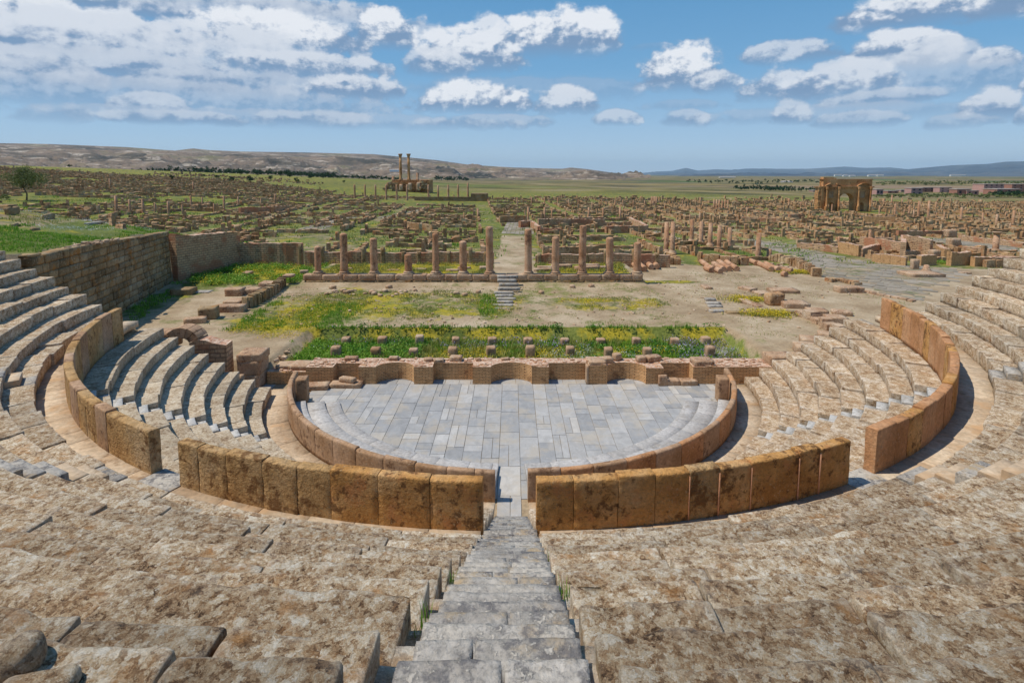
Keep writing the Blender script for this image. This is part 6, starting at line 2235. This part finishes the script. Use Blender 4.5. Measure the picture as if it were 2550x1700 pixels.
def scatter(n, x0, x1, y0, y1, sd, thr=None, sc=0.4, ok=None):
    rs = np.random.RandomState(sd)
    X, Y = rs.uniform(x0, x1, n), rs.uniform(y0, y1, n)
    if thr is not None:
        k = fbm2(X, Y, sc, 3, sd) > thr
        X, Y = X[k], Y[k]
    if ok is not None:
        k = ok(X, Y)
        X, Y = X[k], Y[k]
    return np.stack([X, Y, terrain(X, Y) - 0.02], 1)

# tall growth in the pit behind the stage front
tufts('grass', scatter(5600, -13.7, 14.6, 1.25, 6.9, 1, -0.12, 0.5), 0.23, 0.1, 7, 'grass', 2, 0.022)
tufts('grass', scatter(2600, -13.7, 14.6, 1.25, 6.6, 3, -0.08, 0.3), 0.34, 0.1, 6, 'drygrass', 4, 0.02)
leaves('leafy_weeds', scatter(1500, -13.7, 14.6, 3.4, 6.9, 5, 0.06, 0.5), 0.36, 0.15, 14, 0.07, 'broad', 6)
leaves('leafy_weeds', scatter(1100, -13.7, -6.0, 1.3, 6.6, 25, -0.05, 0.5), 0.36, 0.15, 12, 0.065, 'grass', 26)
leaves('yellow_flowers', scatter(2600, -6, 12, 1.25, 4.4, 7, 0.02, 0.35), 0.36, 0.14, 4, 0.04, 'yellow', 8)
leaves('violet_flowers', scatter(700, -13.5, 14.6, 4.2, 6.7, 9, 0.1, 0.5), 0.5, 0.14, 5, 0.04, 'purple', 10)
leaves('violet_flowers', scatter(380, 10.5, 14.7, 1.4, 6.6, 11), 0.42, 0.14, 4, 0.04, 'purple', 12)
leaves('white_flowers', scatter(1300, 2, 14.6, 1.3, 4.6, 13, 0.0, 0.4), 0.34, 0.13, 4, 0.032, 'whitefl', 14)
# bank below the columns
bank = lambda X, Y: (np.hypot((X + 9) / 10.5, (Y - 13.6) / 4.6) < 1) | (np.hypot((X - 8) / 5, (Y - 13.6) / 2.2) < 1) | (np.hypot((X + 1.9) / 1.2, (Y - 13) / 3.4) < 1)
tufts('grass', scatter(4600, -20, 13, 8.6, 18.6, 15, -0.02, 0.45, bank), 0.16, 0.1, 6, 'drygrass', 16, 0.018)
tufts('grass', scatter(2600, -20, -12, 3, 16, 17, -0.05, 0.4), 0.2, 0.1, 6, 'grass', 18, 0.018)
leaves('yellow_flowers', scatter(4200, -20, 1, 8.8, 17.5, 19, 0.06, 0.3, bank), 0.22, 0.14, 4, 0.03, 'yellow', 20)
leaves('yellow_flowers', scatter(1500, -19.5, -14, 4, 12, 191, 0.0, 0.3), 0.3, 0.14, 5, 0.035, 'yellow', 201)
leaves('yellow_flowers', scatter(900, 4, 12, 12.4, 15, 21, 0.1, 0.4), 0.22, 0.14, 5, 0.035, 'yellow', 22)
tufts('grass', scatter(150, -2.6, -1.3, 10.5, 16.5, 23), 0.26, 0.12, 6, 'grass', 24, 0.02)
tufts('grass', scatter(5000, -22, 13, 7.4, 20, 27, 0.05, 0.5), 0.1, 0.12, 4, 'drygrass', 28, 0.016)
tufts('grass', scatter(2600, 13, 34, 4, 34, 29, 0.12, 0.35), 0.1, 0.14, 4, 'drygrass', 30, 0.016)
# strip behind the columns and the foot of the walls
tufts('grass', scatter(4200, -19, 12, 22, 29.2, 31, -0.1, 0.4, lambda X, Y: np.abs(X - 0.2) > 2.2), 0.26, 0.1, 6, 'drygrass', 32, 0.02)
leaves('yellow_flowers', scatter(4200, -19, 12, 22, 29.2, 33, 0.02, 0.35, lambda X, Y: np.abs(X - 0.2) > 2.2), 0.3, 0.14, 4, 0.04, 'yellow', 34)
leaves('leafy_weeds', scatter(1500, -32, -20, 20.5, 29.3, 35, -0.05, 0.4, lambda X, Y: X > wall_line(Y) + 0.4), 0.5, 0.18, 14, 0.08, 'grass', 36)
leaves('yellow_flowers', scatter(1400, -30, -19, 20, 29, 37, 0.05, 0.3, lambda X, Y: X > wall_line(Y) + 0.8), 0.6, 0.2, 5, 0.05, 'yellow', 38)
tufts('grass', scatter(900, -33, -27, 8, 22, 39, -0.05, 0.4, lambda X, Y: (X > wall_line(Y) + 0.1) & (X < wall_line(Y) + 2.2)), 0.22, 0.1, 6, 'grass', 40, 0.02)
# the hill
tufts('grass', scatter(13000, -58, -27, -1, 27, 41, -0.05, 0.25, lambda X, Y: (X < wall_line(Y) - 1.0) & (X > wall_line(Y) - 8)), 0.16, 0.14, 6, 'grass', 42, 0.024)
tufts('grass', scatter(3500, -62, -30, 2, 34, 43, 0.12, 0.25, lambda X, Y: X < wall_line(Y) - 8), 0.2, 0.14, 5, 'drygrass', 44, 0.026)
leaves('white_flowers', scatter(1600, -50, -32, 10, 24, 45, 0.1, 0.3, lambda X, Y: X < wall_line(Y) - 2), 0.25, 0.14, 4, 0.035, 'whitefl', 46)
# right hand patches
for cx, cy, n, sd in (G(*m3(690, 1262))[:2] + (260, 51), G(*m3(545, 1170))[:2] + (200, 52), G(*m3(870, 990))[:2] + (260, 53), G(*m3(1830, 930))[:2] + (300, 54)):
    rs_ = np.random.RandomState(sd)
    q = rs_.normal(0, 0.7, (n, 2)) * (1.4, 0.7) + (cx, cy)
    leaves('yellow_flowers' if sd < 54 else 'leafy_weeds', np.stack([q[:, 0], q[:, 1], terrain(q[:, 0], q[:, 1])], 1), 0.3, 0.12, 8, 0.05, 'yellow' if sd < 54 else 'grass', sd)
    tufts('grass', np.stack([q[:, 0], q[:, 1], terrain(q[:, 0], q[:, 1])], 1), 0.22, 0.12, 5, 'drygrass', sd, 0.02)
# low growth between the ruins
tufts('grass', scatter(12000, -110, 120, 34, 120, 61, 0.02, 0.12, lambda X, Y: (np.abs(X) < 0.95 * (Y + YC)) & (np.abs(X - 0.4) > 1.5)), 0.3, 0.3, 4, 'drygrass', 62, 0.06)
tufts('grass', scatter(6500, -120, 60, 34, 130, 63, 0.08, 0.1, lambda X, Y: (np.abs(X) < 0.95 * (Y + YC)) & (np.abs(X - 0.4) > 1.5)), 0.3, 0.3, 4, 'grass', 64, 0.06)
# grass blades in the joints of the near steps
q = []
for (x, r, z) in ((-0.93, 27.0, 8.35), (-0.95, 27.1, 8.4), (-0.78, 25.0, 7.2), (0.54, 25.6, 7.55), (0.55, 25.8, 7.65), (0.55, 26.0, 7.75), (0.53, 23.6, 6.4)):
    q += [(-0.72 if x < 0 else 0.545, -r, 4.49 + 0.23 * (r - 20.41) / 0.39 - 0.16)] * 3
tufts('grass', np.array(q), 0.16, 0.03, 4, 'grass', 71, 0.004)
# ------------------------------------------------------------------ sun, sky with clouds, air
EL, AZ = rad(61), rad(-2)
S = Vector((-math.cos(EL) * math.cos(AZ), math.cos(EL) * math.sin(AZ), math.sin(EL)))
sun = bpy.data.lights.new('sun', 'SUN')
sun.energy = 4.0
sun.angle = rad(0.53)
sun.color = (1.0, 0.95, 0.87)
so = bpy.data.objects.new('sun', sun)
so.rotation_euler = S.to_track_quat('Z', 'Y').to_euler()
so.location = (-60, 5, 90)
COL.objects.link(so)

world = bpy.data.worlds.new('World')
scene.world = world
world.use_nodes = True
wt = world.node_tree
wt.nodes.clear()
def wn(t):
    return wt.nodes.new(t)
def wset(i, v):
    if isinstance(v, bpy.types.NodeSocket):
        wt.links.new(v, i)
    else:
        i.default_value = v
def wm(op, a, b=None, c=None, clamp=False):
    k = wn('ShaderNodeMath')
    k.operation = op
    k.use_clamp = clamp
    wset(k.inputs[0], a)
    if b is not None:
        wset(k.inputs[1], b)
    if c is not None:
        wset(k.inputs[2], c)
    return k.outputs[0]
def wmr(f, a, b, c=0.0, d=1.0, smooth=False):
    k = wn('ShaderNodeMapRange')
    k.clamp = True
    if smooth:
        k.interpolation_type = 'SMOOTHSTEP'
    for i, v in enumerate((f, a, b, c, d)):
        wset(k.inputs[i], v)
    return k.outputs[0]
def wmix(f, a, b):
    k = wn('ShaderNodeMix')
    k.data_type = 'RGBA'
    wset(k.inputs[0], f)
    wset(k.inputs[6], a)
    wset(k.inputs[7], b)
    return k.outputs[2]
out = wn('ShaderNodeOutputWorld')
bg = wn('ShaderNodeBackground')
wt.links.new(bg.outputs[0], out.inputs[0])
SKY = 0.095
bg.inputs[1].default_value = SKY
sky = wn('ShaderNodeTexSky')
sky.sky_type = 'NISHITA'
sky.sun_disc = False
sky.sun_elevation = EL
sky.sun_rotation = rad(270) + AZ
sky.altitude = 1000
sky.air_density = 1.0
sky.dust_density = 0.6
sky.ozone_density = 2.5
tc = wn('ShaderNodeTexCoord')
D = tc.outputs['Generated']
sx = wn('ShaderNodeSeparateXYZ')
wt.links.new(D, sx.inputs[0])
az = wm('ARCTAN2', sx.outputs[0], sx.outputs[1])
hz = wm('SQRT', wm('ADD', wm('MULTIPLY', sx.outputs[0], sx.outputs[0]), wm('MULTIPLY', sx.outputs[1], sx.outputs[1])))
el = wm('ARCTAN2', sx.outputs[2], hz)
def cxyz(a, b, c=0.0):
    k = wn('ShaderNodeCombineXYZ')
    wset(k.inputs[0], a)
    wset(k.inputs[1], b)
    wset(k.inputs[2], c)
    return k.outputs[0]
P0 = cxyz(az, wm('MULTIPLY', el, 1.35))
def wnoise(vec, scale, detail, rough, dist=0.0):
    k = wn('ShaderNodeTexNoise')
    k.inputs['Scale'].default_value = scale
    k.inputs['Detail'].default_value = detail
    k.inputs['Roughness'].default_value = rough
    k.inputs['Distortion'].default_value = dist
    wt.links.new(vec, k.inputs['Vector'])
    return k.outputs['Fac']
def woff(vec, o):
    k = wn('ShaderNodeVectorMath')
    k.operation = 'ADD'
    wt.links.new(vec, k.inputs[0])
    k.inputs[1].default_value = o
    return k.outputs[0]
# clouds: azimuth, elevation of the base line, half width, height above it, depth below, weight
CL = [  # in the photograph's display pixels: x, base y, half width, up, down, brightness, density
    (60, 95, 230, 110, 45, 0.95, 1.0), (230, 105, 260, 70, 40, 0.95, 1.0), (250, 15, 260, 30, 40, 0.55, 1.0), (520, 20, 400, 40, 28, 0.62, 1.0), (640, 105, 190, 62, 45, 1.0, 1.0), (480, 110, 160, 50, 40, 0.85, .9),
    (300, 165, 300, 40, 40, 0.62, .85), (700, 160, 190, 30, 24, 0.78, .9), (120, 185, 140, 45, 35, 0.68, .7), (560, 210, 280, 40, 30, 0.58, .7), (820, 215, 110, 34, 18, 0.82, .95), (880, 105, 70, 66, 28, 1.0, 1.05), (775, 105, 26, 36, 20, 0.95, .7),
    (360, 245, 90, 28, 24, 0.78, .7), (430, 280, 160, 22, 14, 0.76, .65), (740, 280, 120, 22, 14, 0.72, .6), (130, 275, 90, 34, 16, 0.62, .45), (1080, 150, 120, 68, 34, 0.95, 1.0), (1000, 165, 90, 45, 24, 0.85, .8),
    (1290, 112, 155, 70, 36, 1.0, 1.05), (1130, 120, 60, 62, 24, 0.95, .9), (1090, 245, 140, 48, 28, 1.0, 1.05), (1290, 250, 75, 44, 28, 0.9, .9), (1130, 285, 160, 18, 12, 0.72, .6), (1420, 280, 60, 24, 14, 0.9, .75), (1570, 280, 55, 24, 14, 0.85, .65),
    (1560, 195, 100, 78, 28, 1.05, 1.1), (1640, 205, 60, 40, 20, 0.9, .8), (1790, 140, 120, 36, 22, 0.82, .85), (1770, 215, 95, 44, 30, 0.88, .9), (1900, 205, 120, 56, 30, 0.85, .85), (2030, 130, 130, 46, 38, 0.88, 1.0), (2120, 145, 110, 40, 26, 0.75, .8),
    (2240, 150, 55, 34, 22, 0.92, .9), (2100, 50, 280, 60, 32, 0.92, 1.05), (2300, 40, 180, 60, 24, 0.9, 1.0), (1960, 60, 26, 18, 14, 1.0, .9), (1800, 280, 60, 42, 14, 0.88, .7), (1960, 285, 110, 26, 14, 0.76, .6), (2020, 235, 160, 24, 18, 0.7, .7),
    (2240, 265, 80, 54, 26, 0.88, .9), (2180, 290, 90, 26, 12, 0.7, .55), (2352, 205, 50, 34, 22, 0.85, .9), (2340, 280, 40, 36, 14, 0.8, .8), (650, 60, 60, 10, 8, 0.5, .3), (1560, 250, 90, 16, 10, 0.6, .4), (1500, 120, 60, 10, 8, .6, .25), (60, 160, 160, 40, 30, 0.5, .8),
    (330, 150, 520, 90, 70, 0.75, 0.8), (560, 60, 420, 60, 40, 0.62, .7), (420, 240, 420, 50, 40, 0.62, .6), (2050, 200, 330, 60, 60, 0.72, .6), (1200, 215, 300, 30, 30, 0.6, .4), (1900, 270, 420, 26, 20, 0.66, .45), (700, 285, 500, 24, 16, 0.66, .45),
    (-300, 120, 260, 120, 60, 0.9, 1.0), (2700, 140, 260, 100, 50, 0.9, 1.0)]
fd = F / 1.0842
def dirn(x, y):
    dx, dy = (x - 1176) / fd, (400 - y) / fd
    a = math.atan(dx)
    return a, math.atan(dy * math.cos(a))
nz1 = wnoise(P0, 11, 8, 0.6, 0.12)
nf1 = wnoise(P0, 26, 8, 0.6)
nf2 = wnoise(woff(P0, (0.006, -0.008, 0)), 26, 8, 0.6)
nz2 = wnoise(woff(P0, (0.013, -0.016, 0)), 11, 8, 0.6, 0.12)
big = wnoise(woff(P0, (3, 1, 0)), 4.5, 3, 0.5)
wob = wm('MULTIPLY', wm('SUBTRACT', nz1, 0.5), 0.016)
azw = wm('ADD', az, wm('MULTIPLY', wm('SUBTRACT', big, 0.5), 0.07))
elw = wm('ADD', el, wob)
lit = wm('ADD', wm('MULTIPLY', wm('SUBTRACT', nz1, nz2), 2.2), wm('MULTIPLY', wm('SUBTRACT', nf1, nf2), 1.5))
puff = wm('MULTIPLY', wm('SUBTRACT', nf1, 0.5), 0.25)
rel = wm('MULTIPLY', wm('ADD', lit, puff), 0.8)
edge = wm('ADD', wm('MULTIPLY', wm('SUBTRACT', nz1, 0.5), 1.9), wm('MULTIPLY', wm('SUBTRACT', nf1, 0.5), 1.0))
ccol = None
alpha = None
SH, SW = (0.205 / SKY, 0.32 / SKY, 0.5 / SKY, 1), (0.86 / SKY, 0.885 / SKY, 0.93 / SKY, 1)
for (x, y, w, up, dn, br, dw) in sorted(CL, key=lambda q: q[1]):
    a0, e0 = dirn(x, y)
    a1, _ = dirn(x + w, y)
    _, e1 = dirn(x, y - up)
    _, e2 = dirn(x, y + dn)
    sw, su, sd_ = abs(a1 - a0) * 1.15, max(0.005, e1 - e0) * 1.25, max(0.004, e0 - e2) * 1.15
    du = wm('MULTIPLY', wm('SUBTRACT', azw, a0), 1.0 / sw)
    de = wm('SUBTRACT', elw, e0)
    t = wm('MAXIMUM', wm('MULTIPLY', de, 1.0 / su), wm('MULTIPLY', de, -1.0 / sd_))
    q = wm('MULTIPLY_ADD', du, du, wm('MULTIPLY', t, t))
    cov = wm('ADD', wm('MULTIPLY_ADD', q, -0.85, 0.84), edge)
    al = wmr(cov, 0.0, 0.34, 0, min(1.0, dw), True)
    al = wm('MULTIPLY', al, wmr(de, -sd_, 0.1 * su, 0, 1, True))
    al = wm('MULTIPLY', al, wmr(q, 1.0, 1.7, 1, 0))
    sh = wm('ADD', wm('MULTIPLY', wmr(de, -sd_ * 0.5, su * 0.95, 0.0, 1.0), 0.95), rel)
    sh = wm('MULTIPLY', wmr(sh, 0.12, 0.6, 0, 1, True), br)
    col = wmix(sh, SH, SW)
    if ccol is None:
        ccol, alpha = col, al
    else:
        ccol = wmix(al, ccol, col)
        alpha = wm('SUBTRACT', 1.0, wm('MULTIPLY', wm('SUBTRACT', 1.0, alpha), wm('SUBTRACT', 1.0, al)))
# clear sky, a little deeper above and paler towards the horizon
hv = wn('ShaderNodeHueSaturation')
hv.inputs['Saturation'].default_value = 1.2
hv.inputs['Value'].default_value = 1.0
wt.links.new(sky.outputs[0], hv.inputs['Color'])
rp = wn('ShaderNodeValToRGB')
re_ = rp.color_ramp.elements
while len(re_) < 5:
    re_.new(0.5)
def s2w(r, g, b):
    return tuple(((q / 255 + 0.055) / 1.055) ** 2.4 for q in (r, g, b)) + (1,)
for e_, (p_, c_) in zip(re_, ((0.0, (200, 222, 244)), (0.1, (172, 206, 238)), (0.3, (120, 176, 220)), (0.55, (94, 158, 208)), (1.0, (70, 130, 195)))):
    e_.position = p_
    e_.color = s2w(*c_)
wset(rp.inputs[0], wmr(el, 0.0, 0.6))
k_ = wn('ShaderNodeVectorMath')
k_.operation = 'SCALE'
wt.links.new(rp.outputs[0], k_.inputs[0])
k_.inputs['Scale'].default_value = 1.0 / SKY
skyc = wmix(0.75, hv.outputs[0], k_.outputs[0])
low = wmr(el, 0.0, 0.07, 0.35, 1.0, True)
ccol2 = wmix(wm('MULTIPLY', alpha, wm('MULTIPLY', low, 0.96)), skyc, ccol)
front = wmr(sx.outputs[1], 0.0, 0.15)
wset(bg.inputs[0], ccol2)
try:
    world.cycles.sampling_method = 'MANUAL'
    world.cycles.sample_map_resolution = 512
except Exception:
    pass

# ------------------------------------------------------------------ air
def haze():
    mb = MB()
    box(mb, -31000, 31000, -420, 31000, -260, 620)
    o = mb.mesh('haze', None)
    m = bpy.data.materials.new('thin blue air')
    m.use_nodes = True
    t = m.node_tree
    t.nodes.clear()
    ou = t.nodes.new('ShaderNodeOutputMaterial')
    v = t.nodes.new('ShaderNodeVolumePrincipled')
    v.inputs['Color'].default_value = (0.62, 0.85, 1.0, 1)
    v.inputs['Density'].default_value = HAZE
    v.inputs['Anisotropy'].default_value = 0.0
    t.links.new(v.outputs[0], ou.inputs['Volume'])
    o.materials.append(m)
    ob = bpy.data.objects.new('haze', o)
    COL.objects.link(ob)
    ob['kind'] = 'stuff'
HAZE = 3.6e-5
haze()

# ------------------------------------------------------------------ camera and view
cam = bpy.data.cameras.new('camera')
cam.sensor_width = 36.0
cam.lens = 36.0 * F / 2550.0
cam.shift_y = -(850 - CY) / 2550.0
cam.clip_start = 0.1
cam.clip_end = 90000
co = bpy.data.objects.new('camera', cam)
co.location = (0, -YC, HC)
co.rotation_euler = (PI / 2 - TH, 0, 0)
COL.objects.link(co)
scene.camera = co
scene.render.resolution_x = 1024
scene.render.resolution_y = 682
vs = scene.view_settings
vs.view_transform = 'Standard'
vs.look = 'None'
vs.exposure = 0.0
vs.gamma = 1.0
vs.use_curve_mapping = False
scene.cycles.use_denoising = True
scene.cycles.max_bounces = 6
scene.cycles.diffuse_bounces = 3
scene.cycles.volume_bounces = 0
